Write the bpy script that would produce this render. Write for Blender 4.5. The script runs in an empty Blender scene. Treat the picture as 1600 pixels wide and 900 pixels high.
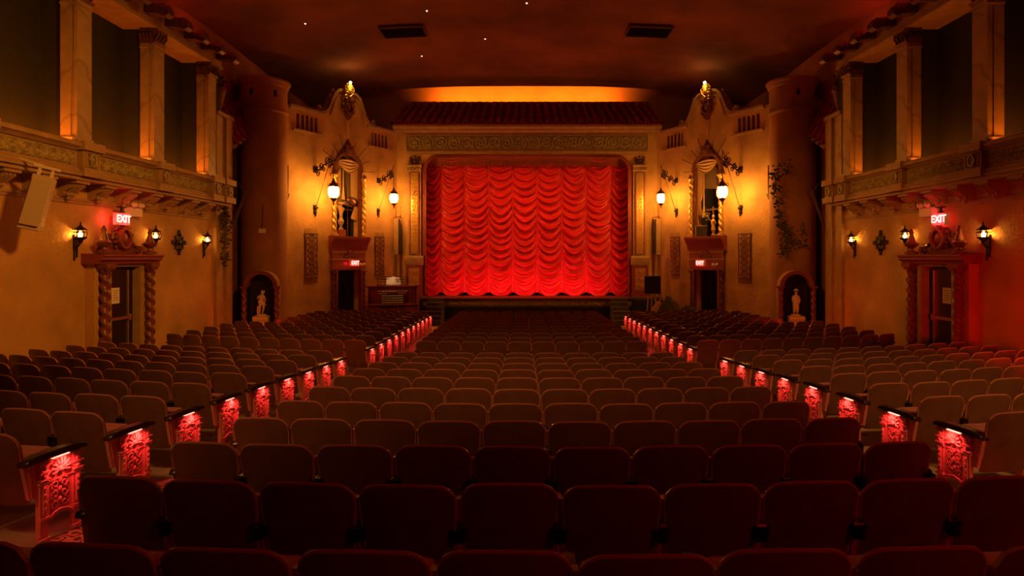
import bpy, bmesh, math, random
from math import sin, cos, pi, sqrt, atan2, radians as R
from mathutils import Vector, Matrix
random.seed(7)
C = bpy.context.scene.collection
# ------------------------------------------------------------------ camera
EYE = 3.0          # eye height; floor at the stage end is about z = 0.12
F = 930.0          # focal length in pixels of the 1600 px wide frame
CX = -0.2          # the camera stands 0.2 m off the axis of the hall
cam = bpy.data.cameras.new('camera'); co = bpy.data.objects.new('camera', cam); C.objects.link(co)
co.location = (CX, 0, EYE); co.rotation_euler = (pi/2, 0, 0)
cam.lens = 36*F/1600; cam.sensor_width = 36; cam.shift_x = -17/1600; cam.shift_y = -47/1600
cam.clip_start = 0.05; cam.clip_end = 200
bpy.context.scene.camera = co
def PX(px, y): return CX+(px-817)/F*y          # world x of a pixel column at depth y
def PZ(py, y): return EYE+(403-py)/F*y         # world z of a pixel row at depth y
# ------------------------------------------------------------------ world, lights, exposure
sc = bpy.context.scene
sc.view_settings.view_transform = 'Standard'; sc.view_settings.look = 'None'
sc.view_settings.exposure = 0.0; sc.view_settings.gamma = 1.0
w = bpy.data.worlds.new('hall_air'); sc.world = w; w.use_nodes = True
w.node_tree.nodes['Background'].inputs[0].default_value = (1, .12, .02, 1)
w.node_tree.nodes['Background'].inputs[1].default_value = 0.012
def light(kind, name, loc, energy, col, size=.2, aim=None, sizey=None, spot=None, blend=.6, parent=None, spread=None):
    l = bpy.data.lights.new(name, kind); l.energy = energy; l.color = col
    if kind == 'AREA':
        l.size = size
        if sizey: l.shape = 'RECTANGLE'; l.size_y = sizey
        if spread: l.spread = R(spread)
    else: l.shadow_soft_size = size
    if kind == 'SPOT': l.spot_size = R(spot); l.spot_blend = blend
    o = bpy.data.objects.new(name, l); C.objects.link(o); o.location = loc
    if aim is not None: o.rotation_euler = (Vector(aim)-Vector(loc)).to_track_quat('-Z', 'Y').to_euler()
    if parent: o.parent = parent
    return o
AMB = (1, .34, .035); RED = (1, .035, .02); ORG = (1, .2, .01); WARM = (1, .38, .09)
# foot lights of the stage curtain, and a fill added from above
light('AREA', 'footlight', (0, 27.35, 1.28), 100, (1, .06, .10), 7.6, aim=(0, 28.6, 3.2), sizey=.12)
light('AREA', 'curtain_fill', (0, 25.0, 8.9), 62, (1, .12, .03), 6.0, aim=(0, 28.6, 3.8), sizey=.4, spread=80)
# strip hidden behind the tiled canopy, washing the back wall
light('AREA', 'cove_light', (0, 30.4, 10.7), 360, (1, .19, .01), 9.6, aim=(0, 31.5, 12.0), sizey=.3, spread=120)
# house lights high up under the ceiling
light('SPOT', 'house_light', (-4.5, -1.5, 9.2), 1500, WARM, .5, aim=(-2.8, 8.4, 1.2), spot=40, blend=1)
light('SPOT', 'house_light', (5.0, -1.5, 9.2), 2600, WARM, .5, aim=(6.0, 7.6, 1.2), spot=36, blend=1)
light('SPOT', 'house_light', (0, -1.5, 9.2), 1300, WARM, .5, aim=(.8, 9.5, 1.2), spot=34, blend=1)
light('AREA', 'overhead_fill', (0, 18, 9.6), 22, (1, .12, .03), 12, aim=(0, 18, 0), sizey=14)  # wide fill panel added overhead, not a house fixture
light('SPOT', 'wall_wash', (2.0, 6.0, 9.0), 3800, AMB, .6, aim=(-10.1, 13.0, 3.2), spot=58, blend=1)
light('SPOT', 'wall_wash', (-1.0, 11.5, 8.6), 1300, AMB, .6, aim=(10.1, 18.2, 3.8), spot=40, blend=1)
# red gel flood near the camera on the easel side, low over the side wall
light('SPOT', 'red_flood', (6.5, 6.0, 1.9), 1000, (1, .006, .003), .3, aim=(10.1, 11.0, 1.4), spot=62, blend=1)
light('SPOT', 'red_flood', (5.0, -1.5, 5.5), 150, (1, .01, .006), .5, aim=(1.5, 3.5, 1.8), spot=85, blend=1)
light('AREA', 'ceiling_wash', (0, 17, 5.6), 26, (1, .06, .006), 7, aim=(0, 17, 20), sizey=9)
for s in (-1, 1):   # tubes on top of the colonnade, red fill added at the foot of the towers, low red points added by the cross aisle
    for yy in (9.5, 12.5, 15.5, 18.0): light('POINT', 'cornice_light', (s*10.25, yy, 9.72), 9, RED, .08)
    light('POINT', 'corner_glow', (s*8.7, 18.9, .9), 14, (1, .04, .005), .2)
    light('POINT', 'cross_aisle_light', (s*4.5, 12.75, .75), 5, (1, .02, .02), .08)
# ------------------------------------------------------------------ materials
M = {}
def mat(name, col, rough=.7, metal=0, var=0, vscale=6, bump=0, bscale=30, emit=None, est=0, spec=.5, col2=None, sheen=0, wave=None, detail=5):
    m = bpy.data.materials.new(name); m.use_nodes = True; nt = m.node_tree; N = nt.nodes; L = nt.links
    b = N['Principled BSDF']
    b.inputs['Base Color'].default_value = (*col, 1); b.inputs['Roughness'].default_value = rough
    b.inputs['Metallic'].default_value = metal; b.inputs['Specular IOR Level'].default_value = spec
    if sheen: b.inputs['Sheen Weight'].default_value = sheen
    tc = N.new('ShaderNodeTexCoord')
    if var or col2:
        if wave:
            n = N.new('ShaderNodeTexWave'); n.inputs['Scale'].default_value = vscale; n.inputs['Distortion'].default_value = wave
            n.inputs['Detail'].default_value = 3; n.bands_direction = 'Z' if name.startswith('velvet') else 'X'
            fo = n.outputs['Fac']
        else:
            n = N.new('ShaderNodeTexNoise'); n.inputs['Scale'].default_value = vscale; n.inputs['Detail'].default_value = detail
            fo = n.outputs['Fac']
        L.new(tc.outputs['Object'], n.inputs['Vector'])
        r = N.new('ShaderNodeValToRGB'); r.color_ramp.elements[0].position = .3; r.color_ramp.elements[1].position = .7
        c2 = col2 if col2 else tuple(min(1, c*(1+var)) for c in col)
        c1 = col if col2 else tuple(c*(1-var) for c in col)
        r.color_ramp.elements[0].color = (*c1, 1); r.color_ramp.elements[1].color = (*c2, 1)
        L.new(fo, r.inputs['Fac']); L.new(r.outputs['Color'], b.inputs['Base Color'])
    if bump:
        n2 = N.new('ShaderNodeTexNoise'); n2.inputs['Scale'].default_value = bscale; n2.inputs['Detail'].default_value = 4
        L.new(tc.outputs['Object'], n2.inputs['Vector'])
        bp = N.new('ShaderNodeBump'); bp.inputs['Strength'].default_value = bump; bp.inputs['Distance'].default_value = .03
        L.new(n2.outputs['Fac'], bp.inputs['Height']); L.new(bp.outputs['Normal'], b.inputs['Normal'])
    if emit:
        b.inputs['Emission Color'].default_value = (*emit, 1); b.inputs['Emission Strength'].default_value = est
    M[name] = m; return m
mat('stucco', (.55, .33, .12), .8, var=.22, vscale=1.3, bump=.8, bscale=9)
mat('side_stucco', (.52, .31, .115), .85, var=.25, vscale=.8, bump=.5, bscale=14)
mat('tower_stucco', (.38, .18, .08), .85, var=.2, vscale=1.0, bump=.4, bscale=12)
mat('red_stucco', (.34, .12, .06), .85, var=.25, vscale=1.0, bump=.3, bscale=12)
mat('plaster', (.40, .26, .12), .7, var=.15, vscale=4, bump=.3, bscale=40)
mat('back_wall', (.50, .30, .14), .9, var=.15, vscale=.7)
mat('relief', (.34, .27, .12), .6, var=.35, vscale=9, bump=.3, bscale=60)
mat('marble', (.36, .25, .14), .45, col2=(.46, .33, .20), vscale=3)
mat('ceiling_paint', (.20, .065, .035), .95, var=.45, vscale=.35, detail=3)
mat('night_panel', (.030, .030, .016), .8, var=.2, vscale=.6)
mat('tile_red', (.30, .04, .02), .6, var=.3, vscale=3)
mat('curtain_red', (.66, .032, .026), .42, var=.12, vscale=2)
mat('curtain_seam', (.80, .12, .07), .5)
mat('fringe', (.40, .12, .05), .7)
mat('gold', (.62, .40, .12), .38, metal=.6, var=.2, vscale=20)
mat('iron', (.035, .025, .018), .5, metal=.5)
mat('bronze', (.16, .07, .04), .35, metal=.4, var=.3, vscale=20)
mat('carved', (.19, .06, .03), .35, var=.35, vscale=14)
mat('red_paint', (.27, .055, .03), .45, var=.15, vscale=4)
mat('door_dark', (.012, .009, .008), .4)
mat('void', (.006, .005, .004), .9)
mat('steel', (.55, .5, .45), .3, metal=.9)
mat('white_paint', (.75, .68, .58), .5)
mat('speaker_white', (.55, .46, .36), .55)
mat('paper', (.88, .84, .76), .7)
mat('ink', (.08, .06, .05), .7)
mat('statue_stone', (.80, .72, .58), .55, bump=.1, bscale=40)
mat('drape_gold', (.58, .38, .16), .5)
mat('drape_dark', (.16, .10, .05), .6)
mat('wood_back', (.15, .07, .036), .36, col2=(.20, .095, .046), vscale=7, spec=.4)
mat('wood_edge_lit', (.50, .22, .15), .28)  # pale ply edge, lightened further for the light its rims catch
mat('wood_arm', (.045, .02, .012), .28)
mat('velvet_seat', (.50, .17, .15), .8, sheen=.5)
mat('iron_stand', (.52, .22, .19), .5, metal=.1)
mat('iron_panel', (.66, .26, .22), .38, bump=.15, bscale=60)
mat('black_plastic', (.012, .01, .01), .25)
mat('lamp_lens', (1, .6, .5), .4, emit=(1, .32, .22), est=3)
mat('tapestry', (.50, .30, .12), .9, var=.3, vscale=25)
mat('tapestry_dark', (.16, .06, .03), .9)
mat('stage_wood', (.10, .06, .03), .5, var=.3, vscale=5)
mat('step_green', (.13, .12, .06), .6, var=.2, vscale=5)
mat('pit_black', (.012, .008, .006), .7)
mat('organ_wood', (.22, .035, .02), .3, wave=3, vscale=2, col2=(.28, .05, .03))
mat('ivory', (.8, .72, .55), .3)
mat('tarp', (.07, .055, .035), .8)
mat('board', (.45, .28, .12), .7)
mat('leaf', (.09, .075, .03), .6, var=.4, vscale=10)
mat('bark', (.16, .08, .04), .8)
mat('concrete', (.48, .40, .26), .8, var=.2, vscale=2, bump=.2)
mat('glass_lantern', (1, .8, .5), .3, emit=(1, .38, .055), est=150)
mat('flame', (1, .7, .3), .3, emit=(1, .40, .06), est=120)
mat('exit_face', (1, .5, .4), .4, emit=(1, .03, .04), est=.9)
mat('exit_letters', (1, .8, .7), .4, emit=(1, .45, .40), est=2.2)
mat('star', (1, 1, 1), .4, emit=(1, .75, .6), est=12)
mat('bulb', (1, 1, .8), .4, emit=(1, .75, .25), est=40)
def carpet_mat():
    m = bpy.data.materials.new('carpet'); m.use_nodes = True; nt = m.node_tree; N = nt.nodes; L = nt.links; b = N['Principled BSDF']
    tc = N.new('ShaderNodeTexCoord'); n = N.new('ShaderNodeTexNoise'); n.inputs['Scale'].default_value = 5; n.inputs['Detail'].default_value = 1
    L.new(tc.outputs['Object'], n.inputs['Vector'])
    mm = N.new('ShaderNodeMath'); mm.operation = 'MULTIPLY'; mm.inputs[1].default_value = 14; L.new(n.outputs['Fac'], mm.inputs[0])
    f = N.new('ShaderNodeMath'); f.operation = 'FRACT'; L.new(mm.outputs[0], f.inputs[0])
    r = N.new('ShaderNodeValToRGB'); r.color_ramp.elements[0].position = .35; r.color_ramp.elements[1].position = .5
    r.color_ramp.elements[0].color = (.10, .02, .02, 1); r.color_ramp.elements[1].color = (.42, .24, .16, 1)
    L.new(f.outputs[0], r.inputs['Fac']); L.new(r.outputs['Color'], b.inputs['Base Color']); b.inputs['Roughness'].default_value = .95
    M['carpet'] = m
carpet_mat()
def veins(m):   # dark diagonal veins on the marble pilasters
    nt = m.node_tree; N = nt.nodes; L = nt.links; b = N['Principled BSDF']
    tc = N.new('ShaderNodeTexCoord'); n = N.new('ShaderNodeTexWave'); n.inputs['Scale'].default_value = .55
    n.inputs['Distortion'].default_value = 9; n.inputs['Detail'].default_value = 4; n.bands_direction = 'DIAGONAL'
    L.new(tc.outputs['Object'], n.inputs['Vector'])
    r = N.new('ShaderNodeValToRGB'); r.color_ramp.elements[0].position = .0; r.color_ramp.elements[1].position = .035
    r.color_ramp.elements[0].color = (.74, .72, .7, 1); r.color_ramp.elements[1].color = (1, 1, 1, 1)
    mx = N.new('ShaderNodeMix'); mx.data_type = 'RGBA'; mx.blend_type = 'MULTIPLY'; mx.inputs[0].default_value = 1
    src = b.inputs['Base Color'].links[0].from_socket
    L.new(n.outputs['Fac'], r.inputs['Fac']); L.new(src, mx.inputs[6]); L.new(r.outputs['Color'], mx.inputs[7]); L.new(mx.outputs[2], b.inputs['Base Color'])
veins(M['marble'])
# ------------------------------------------------------------------ mesh builder
class MB:
    def __init__(s): s.v = []; s.f = []; s.m = []
    def add(s, vs, fs, mi=0):
        o = len(s.v); s.v += [tuple(p) for p in vs]
        for f in fs: s.f.append(tuple(i+o for i in f)); s.m.append(mi)
        return s
    def box(s, x0, x1, y0, y1, z0, z1, mi=0):
        return s.add([(x0,y0,z0),(x1,y0,z0),(x1,y1,z0),(x0,y1,z0),(x0,y0,z1),(x1,y0,z1),(x1,y1,z1),(x0,y1,z1)],
                     [(0,3,2,1),(4,5,6,7),(0,1,5,4),(1,2,6,5),(2,3,7,6),(3,0,4,7)], mi)
    def _ext(s, a, b, mi):
        n = len(a)
        return s.add(a+b, [tuple(range(n)), tuple(range(2*n-1, n-1, -1))]+[(i, i+n, (i+1) % n+n, (i+1) % n) for i in range(n)], mi)
    def polyY(s, p, y0, y1, mi=0): return s._ext([(x, y0, z) for x, z in p], [(x, y1, z) for x, z in p], mi)
    def polyX(s, p, x0, x1, mi=0): return s._ext([(x0, y, z) for y, z in p], [(x1, y, z) for y, z in p], mi)
    def polyZ(s, p, z0, z1, mi=0): return s._ext([(x, y, z0) for x, y in p], [(x, y, z1) for x, y in p], mi)
    def lathe(s, prof, cx=0, cy=0, n=16, mi=0, a0=0, a1=2*pi, axis='z', c3=None):
        vs = []; full = abs(a1-a0-2*pi) < 1e-6; k = n if full else n+1
        for r, z in prof:
            for i in range(k):
                a = a0+(a1-a0)*i/n
                if axis == 'z': vs.append((cx+r*cos(a), cy+r*sin(a), z))
                else: vs.append((c3[0]+r*cos(a), c3[1]+z, c3[2]+r*sin(a)))
        fs = []
        for j in range(len(prof)-1):
            for i in range(n if full else n):
                i2 = (i+1) % k if full else i+1
                fs.append((j*k+i, j*k+i2, (j+1)*k+i2, (j+1)*k+i))
        return s.add(vs, fs, mi)
    def tube(s, pts, r, n=6, mi=0, r1=None):
        pts = [Vector(p) for p in pts]; vs = []; m = len(pts)
        for j, p in enumerate(pts):
            t = (pts[min(j+1, m-1)]-pts[max(j-1, 0)]); t = t.normalized() if t.length > 1e-9 else Vector((0, 0, 1))
            u = t.cross(Vector((0, 0, 1)) if abs(t.z) < .9 else Vector((1, 0, 0))).normalized(); w_ = t.cross(u)
            rr = r if r1 is None else r+(r1-r)*j/(m-1)
            for i in range(n):
                a = 2*pi*i/n; vs.append(p+(u*cos(a)+w_*sin(a))*rr)
        fs = [(j*n+i, j*n+(i+1) % n, (j+1)*n+(i+1) % n, (j+1)*n+i) for j in range(m-1) for i in range(n)]
        fs += [tuple(range(n)), tuple(range((m-1)*n+n-1, (m-1)*n-1, -1))]
        return s.add(vs, fs, mi)
    def ball(s, c, r, nu=10, nv=6, mi=0):
        if not hasattr(r, '__len__'): r = (r, r, r)
        vs = [(c[0], c[1], c[2]-r[2])]
        for j in range(1, nv):
            b = -pi/2+pi*j/nv
            for i in range(nu):
                a = 2*pi*i/nu; vs.append((c[0]+r[0]*cos(b)*cos(a), c[1]+r[1]*cos(b)*sin(a), c[2]+r[2]*sin(b)))
        vs.append((c[0], c[1], c[2]+r[2])); t = len(vs)-1
        fs = [(0, 1+(i+1) % nu, 1+i) for i in range(nu)]
        for j in range(nv-2):
            for i in range(nu): fs.append((1+j*nu+i, 1+j*nu+(i+1) % nu, 1+(j+1)*nu+(i+1) % nu, 1+(j+1)*nu+i))
        b0 = 1+(nv-2)*nu
        fs += [(b0+i, b0+(i+1) % nu, t) for i in range(nu)]
        return s.add(vs, fs, mi)
    def ribbon(s, path, w, y0, y1, mi=0, closed=False):   # a band of width w along a path in the XZ plane
        p = [Vector(q) for q in path]; n = len(p); L_ = []; R_ = []
        for i in range(n):
            a = p[(i-1) % n] if (closed or i > 0) else p[i]; b = p[(i+1) % n] if (closed or i < n-1) else p[i]
            t = (b-a).normalized(); nn = Vector((-t.y, t.x))*w/2
            L_.append(p[i]+nn); R_.append(p[i]-nn)
        vs = []
        for q in range(n): vs += [(L_[q].x, y0, L_[q].y), (R_[q].x, y0, R_[q].y), (R_[q].x, y1, R_[q].y), (L_[q].x, y1, L_[q].y)]
        fs = []
        for q in range(n if closed else n-1):
            a = q*4; b = ((q+1) % n)*4
            for k in range(4): fs.append((a+k, a+(k+1) % 4, b+(k+1) % 4, b+k))
        if not closed: fs += [(0, 1, 2, 3), ((n-1)*4+3, (n-1)*4+2, (n-1)*4+1, (n-1)*4)]
        return s.add(vs, fs, mi)
    def grid(s, fn, nu, nv, mi=0):
        vs = [fn(i/nu, j/nv) for j in range(nv+1) for i in range(nu+1)]
        return s.add(vs, [(j*(nu+1)+i, j*(nu+1)+i+1, (j+1)*(nu+1)+i+1, (j+1)*(nu+1)+i) for j in range(nv) for i in range(nu)], mi)
    def xf(s, mtx, k=0):
        for i in range(k, len(s.v)): s.v[i] = tuple(mtx @ Vector(s.v[i]))
        return s
    def mesh(s, name, mats, smooth=35, bevel=0):
        me = bpy.data.meshes.new(name); me.from_pydata(s.v, [], s.f)
        for m in (mats if isinstance(mats, (list, tuple)) else [mats]): me.materials.append(M[m] if isinstance(m, str) else m)
        me.polygons.foreach_set('material_index', s.m)
        bm = bmesh.new(); bm.from_mesh(me)
        bmesh.ops.recalc_face_normals(bm, faces=bm.faces)
        if bevel: bmesh.ops.bevel(bm, geom=[e for e in bm.edges if e.is_manifold and e.calc_face_angle(0) > .6], offset=bevel, segments=1, affect='EDGES')
        bm.to_mesh(me); bm.free()
        if smooth:
            me.polygons.foreach_set('use_smooth', [True]*len(me.polygons)); me.set_sharp_from_angle(angle=R(smooth))
        me.update(); return me
    def build(s, name, mats, parent=None, smooth=35, bevel=0):
        o = bpy.data.objects.new(name, s.mesh(name, mats, smooth, bevel)); C.objects.link(o); o.parent = parent; return o
def tag(o, label=None, cat=None, group=None, kind=None):
    if label: o['label'] = label
    if cat: o['category'] = cat
    if group: o['group'] = group
    if kind: o['kind'] = kind
    return o
def thing(name, label, cat, loc=(0,0,0), rz=0, group=None, kind=None):
    o = bpy.data.objects.new(name, None); C.objects.link(o); o.location = loc; o.rotation_euler = (0, 0, rz); o.empty_display_size = .1
    return tag(o, label, cat, group, kind)
def link_mesh(name, me, parent, loc=(0,0,0), rot=(0,0,0)):
    o = bpy.data.objects.new(name, me); C.objects.link(o); o.parent = parent; o.location = loc; o.rotation_euler = rot; return o
def dup(root, loc, rz, label=None, group=None):
    kids = {}
    for o in bpy.data.objects:
        if o.parent: kids.setdefault(o.parent.name, []).append(o)
    def rec(o, par):
        c = o.copy(); C.objects.link(c); c.parent = par
        for ch in kids.get(o.name, []): rec(ch, c)
        return c
    r = rec(root, None); r.location = loc; r.rotation_euler = (0, 0, rz)
    if label: r['label'] = label
    if group: r['group'] = group
    return r
def spiral(cx, cz, r, turns=1.4, a0=0, d=1, n=22, y=0, k=.78):
    return [(cx+r*(1-k*i/n)*cos(a0+d*turns*2*pi*i/n), y, cz+r*(1-k*i/n)*sin(a0+d*turns*2*pi*i/n)) for i in range(n+1)]
def twisted(mb, cx, cy, z0, z1, r, turns_per_m=2.1, amp=.26, n=20, mi=0, starts=2):
    h = z1-z0; m = max(20, int(h*34))
    def fn(u, v):
        a = u*2*pi; z = z0+h*v; rr = r*(1+amp*sin(starts*(a+2*pi*turns_per_m*z)))
        return (cx+rr*cos(a), cy+rr*sin(a), z)
    mb.grid(fn, n, m, mi)
def scroll_relief(mb, x0, x1, z0, z1, y, depth, cell, n=48, mi=0, rows=1):
    # acanthus-like running scroll as a height field facing -y
    W = x1-x0; H = z1-z0; nx = max(8, int(W/cell*n)); nz = max(8, int(rows*n))
    nx = min(nx, 420)
    def fn(u, v):
        X = u*W; Z = v*H; k = X/cell; c = math.floor(k); fx = (k-c-.5)*2; rr_ = v*rows; cr = math.floor(min(rr_, rows-1e-6)); fz = (rr_-cr-.5)*2
        r = sqrt(fx*fx+fz*fz)+1e-6; d = 1 if (int(c)+int(cr)) % 2 else -1; a = atan2(fz, fx)*d
        h = .5+.5*cos(2*pi*r*2.0-a*1+1.2); h += .35*cos(5*a+6*r)*math.exp(-((r-.75)/.25)**2)
        e = min(u*W, (1-u)*W, v*H, (1-v)*H)/(.06*H+1e-6); h *= min(1, max(0, e))
        return (x0+X, y-depth*h, z0+Z)
    mb.grid(fn, nx, nz, mi)
def molding(mb, x0, x1, prof, mi=0):    # profile of (y,z) swept along x
    mb.polyX(prof, x0, x1, mi)
# ------------------------------------------------------------------ floor, stage, shell
TAB = [(-6, .37), (2.27, 1.115), (4.05, 1.28), (5.84, 1.425), (7.62, 1.53), (9.4, 1.663), (11.19, 1.786), (13.65, 1.92), (22.5, 2.03), (34, 2.06)]
RC = 28.0
def zf(rho):
    for (a, ha), (b, hb) in zip(TAB, TAB[1:]):
        if rho <= b or b == 34: return EYE-.86-(ha+(hb-ha)*(rho-a)/(b-a))
def zfloor(x, y): return zf(y-x*x/(2*RC))
STG = 1.2           # stage floor
def floor_patch(x0, x1, y0, y1, dz, nu, nv, skirt=0):
    mb = MB(); mb.grid(lambda u, v: (x0+(x1-x0)*u, y0+(y1-y0)*v, zfloor(x0+(x1-x0)*u, y0+(y1-y0)*v)+dz), nu, nv); return mb
tag(floor_patch(-10.8, 10.8, -5, 31.5, 0, 54, 90).build('floor', 'concrete'), 'pale concrete floor sloping down under the seats to the stage', kind='structure')
for s, nm in ((-1, 'organ'), (1, 'easel')):
    x0, x1 = (2.80, 3.80) if s > 0 else (-3.80, -2.80)
    tag(floor_patch(x0, x1, -4, 26, .012, 6, 90).build('aisle_carpet', 'carpet'), f'patterned red carpet strip running down the {nm}-side aisle to the stage', 'carpet')
zc = lambda y: 0
ca = floor_patch(-9.6, 9.6, 12.0, 12.9, .010, 40, 4)
tag(ca.build('cross_aisle_carpet', 'carpet'), 'patterned red carpet across the hall between the two banks of seats', 'carpet')
def ceil_z(x, y): return 11.5-1.1*(abs(x)/10.9)**3.4+.10*sin(y*.4)
cb = MB(); cb.grid(lambda u, v: (-10.9+21.8*u, -5+34.2*v, ceil_z(-10.9+21.8*u, -5+34.2*v)), 40, 40)
cb.grid(lambda u, v: (-10.9+21.8*u, 29.2, ceil_z(-10.9+21.8*u, 29.2)+.35*v), 40, 1)
cb.box(-11, 11, 29.2, 31.6, 13.3, 13.4)
tag(cb.build('ceiling', 'ceiling_paint'), 'dark red vaulted plaster ceiling', kind='structure')
tag(MB().box(-11, 11, 31.5, 31.8, -.5, 13.4).build('wall_back', 'back_wall'), 'back wall glowing orange above the tiled canopy', kind='structure')
WX = 10.1
for s, nm in ((-1, 'left'), (1, 'right')):
    mb = MB(); a, b = sorted((s*WX, s*(WX+.35)))
    for y0, y1, z0, z1 in ((-4, 13.92, -.6, 4.7), (14.98, 20.0, -.6, 4.7), (13.92, 14.98, 2.84, 4.7), (13.92, 14.98, -.6, .35)):
        mb.box(a, b, y0, y1, z0, z1)
    tag(mb.build('wall_'+nm, 'side_stucco'), kind='structure')
    mb = MB(); a, b = sorted((s*10.6, s*10.9))
    mb.box(a, b, 20, 31.6, -.5, 11.2)
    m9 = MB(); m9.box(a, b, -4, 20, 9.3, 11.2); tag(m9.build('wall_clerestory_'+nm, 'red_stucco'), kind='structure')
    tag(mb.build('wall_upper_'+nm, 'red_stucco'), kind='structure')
    mb = MB(); mb.box(*sorted((s*(WX+.36), s*10.6)), 19.9, 20.0, -.5, 9.3)
    tag(mb.build('wall_return_'+nm, 'red_stucco'), kind='structure')
# ---- colonnade and balustrade along both side walls
CY = [2.3, 4.95, 7.6, 10.25, 12.9, 15.55, 18.2]
def corbel_mesh():
    mb = MB()
    mb.box(-.19, .19, -.46, 0, .28, .36)
    prof = [(0, 0), (-.10, .0), (-.17, .05), (-.17, .11), (-.22, .15), (-.36, .19), (-.41, .28), (0, .28)]
    mb.polyX(prof, -.15, .15)
    for x in (-.15, .15): mb.tube([(x+p[0]*.0, p[1], p[2]) for p in spiral(0, 0, .07, 1.3, 0, 1, 12)], .001)
    for x in (-.09, 0, .09):
        mb.tube([(x, -.18, .02), (x, -.20, .10), (x, -.30, .16), (x, -.42, .24)], .028, 5)
        mb.ball((x, -.20, .06), (.04, .03, .045), 6, 4)
    mb.ball((0, -.14, -.02), (.06, .05, .05), 6, 4)
    return mb.mesh('corbel', 'plaster')
def cartouche_mb(mb, cx, cz, w, h, y, mi=0):
    mb.ribbon([(cx+w*.5*cos(a)*(1+.12*cos(4*a)), cz+h*.5*sin(a)*(1+.06*cos(4*a))) for a in [2*pi*i/20 for i in range(20)]], .045, y-.045, y, mi, closed=True)
    mb.ball((cx, y, cz), (w*.30, .05, h*.34), 10, 6, mi)
    for sx in (-1, 1):
        mb.tube(spiral(cx+sx*w*.42, cz+h*.52, .05, 1.2, 0, sx, 10, y-.03), .014, 4, mi); mb.tube(spiral(cx+sx*w*.42, cz-h*.52, .05, 1.2, 0, -sx, 10, y-.03), .014, 4, mi)
def colonnade(s, name, side):
    q = -s; rz = pi/2 if s < 0 else -pi/2
    root = tag(thing(name, f'stone balustrade and marble colonnade along the {side}-side wall', None, (s*WX, 0, 0), rz), kind='structure')
    def rng(y0, y1): return (min(q*y0, q*y1), max(q*y0, q*y1))
    def Y(y0, y1, mb, d0, d1, z0, z1, mi=0): a, b = rng(y0, y1); mb.box(a, b, d0, d1, z0, z1, mi)
    mb = MB(); Y(-3, 19.1, mb, -.05, 0, 4.26, 4.32); Y(-3, 19.1, mb, -.03, 0, 4.20, 4.26); mb.build('string_course', 'plaster', root)
    mb = MB(); Y(-3, 19.0, mb, -.50, .5, 4.66, 4.74); mb.build('soffit', 'plaster', root)
    mb = MB(); a, b = rng(-3, 19.0)
    molding(mb, a, b, [(-.50, 4.74), (-.56, 4.74), (-.56, 4.80), (-.52, 4.83), (-.52, 4.87), (-.47, 4.92), (-.34, 4.92), (-.34, 4.74)]); mb.build('base_rail', 'plaster', root)
    mb = MB(); molding(mb, a, b, [(-.34, 5.28), (-.46, 5.28), (-.50, 5.33), (-.57, 5.36), (-.57, 5.42), (-.53, 5.46), (-.30, 5.46), (-.30, 5.28)]); mb.build('top_rail', 'plaster', root)
    mb = MB(); Y(-3, 19.0, mb, -.42, -.34, 4.90, 5.30); mb.build('parapet', 'plaster', root)
    for c0, c1 in zip(CY, CY[1:]):
        mb = MB(); a, b = rng(c0+.33, c1-.33)
        scroll_relief(mb, a, b, 4.96, 5.25, -.425, .035, .30, 16); mb.build('relief_panel', 'relief', root)
    ped = MB(); ped.box(-.30, .30, -.62, -.3, 4.74, 4.92); ped.box(-.25, .25, -.56, -.3, 4.92, 5.30); ped.box(-.31, .31, -.64, -.28, 5.30, 5.48)
    ped.ribbon([(-.19, 4.96), (.19, 4.96), (.19, 5.26), (-.19, 5.26)], .03, -.585, -.56, closed=True)
    pm = ped.mesh('pedestal', 'plaster')
    cm = MB(); cartouche_mb(cm, 0, 5.11, .17, .23, -.565); cmm = cm.mesh('cartouche', 'relief')
    sh = MB(); sh.box(-.215, .215, -.26, -.04, 5.46, 8.54); sh.box(-.19, .19, -.34, -.26, 5.46, 8.54); sh.box(-.215, .215, -.40, -.33, 5.46, 8.54)
    sh.box(-.24, .24, -.43, -.03, 5.46, 5.58); sh.box(-.235, .235, -.425, -.03, 8.42, 8.46)
    sm = sh.mesh('shaft', 'marble')
    cp = MB(); cp.polyX([(-.03, 8.54), (-.43, 8.54), (-.46, 8.60), (-.40, 8.63), (-.40, 8.74), (-.47, 8.80), (-.47, 8.86), (-.50, 8.92), (-.03, 8.92)], -.24, .24)
    for i in range(4):
        x = -.18+.12*i; cp.tube([(x, -.40, 8.62), (x, -.44, 8.70), (x, -.50, 8.78)], .03, 5); cp.ball((x, -.47, 8.83), .035, 6, 4)
        d = -.08-.09*i
        for e in (-1, 1): cp.tube([(e*.22, d, 8.62), (e*.25, d, 8.70), (e*.29, d, 8.78)], .028, 5); cp.ball((e*.27, d, 8.83), .033, 6, 4)
    cpm = cp.mesh('capital', 'bronze')
    for c in CY:
        if c > 3:
            p = link_mesh('pedestal', pm, root, (q*c, 0, 0)); link_mesh('cartouche', cmm, p)
            p = link_mesh('column', sm, root, (q*c, 0, 0)); link_mesh('capital', cpm, p)
    p = link_mesh('pedestal', pm, root, (q*18.95, 0, 0)); link_mesh('cartouche', cmm, p)
    cm = corbel_mesh(); k = 0
    while 18.1-.885*k > 6: link_mesh('corbel', cm, root, (q*(18.1-.885*k), 0, 4.31)); k += 1
    mb = MB(); a, b = rng(-3, 18.75)
    molding(mb, a, b, [(-.36, 8.92), (-.46, 8.92), (-.46, 8.99), (-.42, 9.02), (-.40, 9.10), (-.40, 9.40), (-.44, 9.44), (.5, 9.44), (.5, 8.92)]); mb.build('entablature', 'plaster', root)
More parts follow.
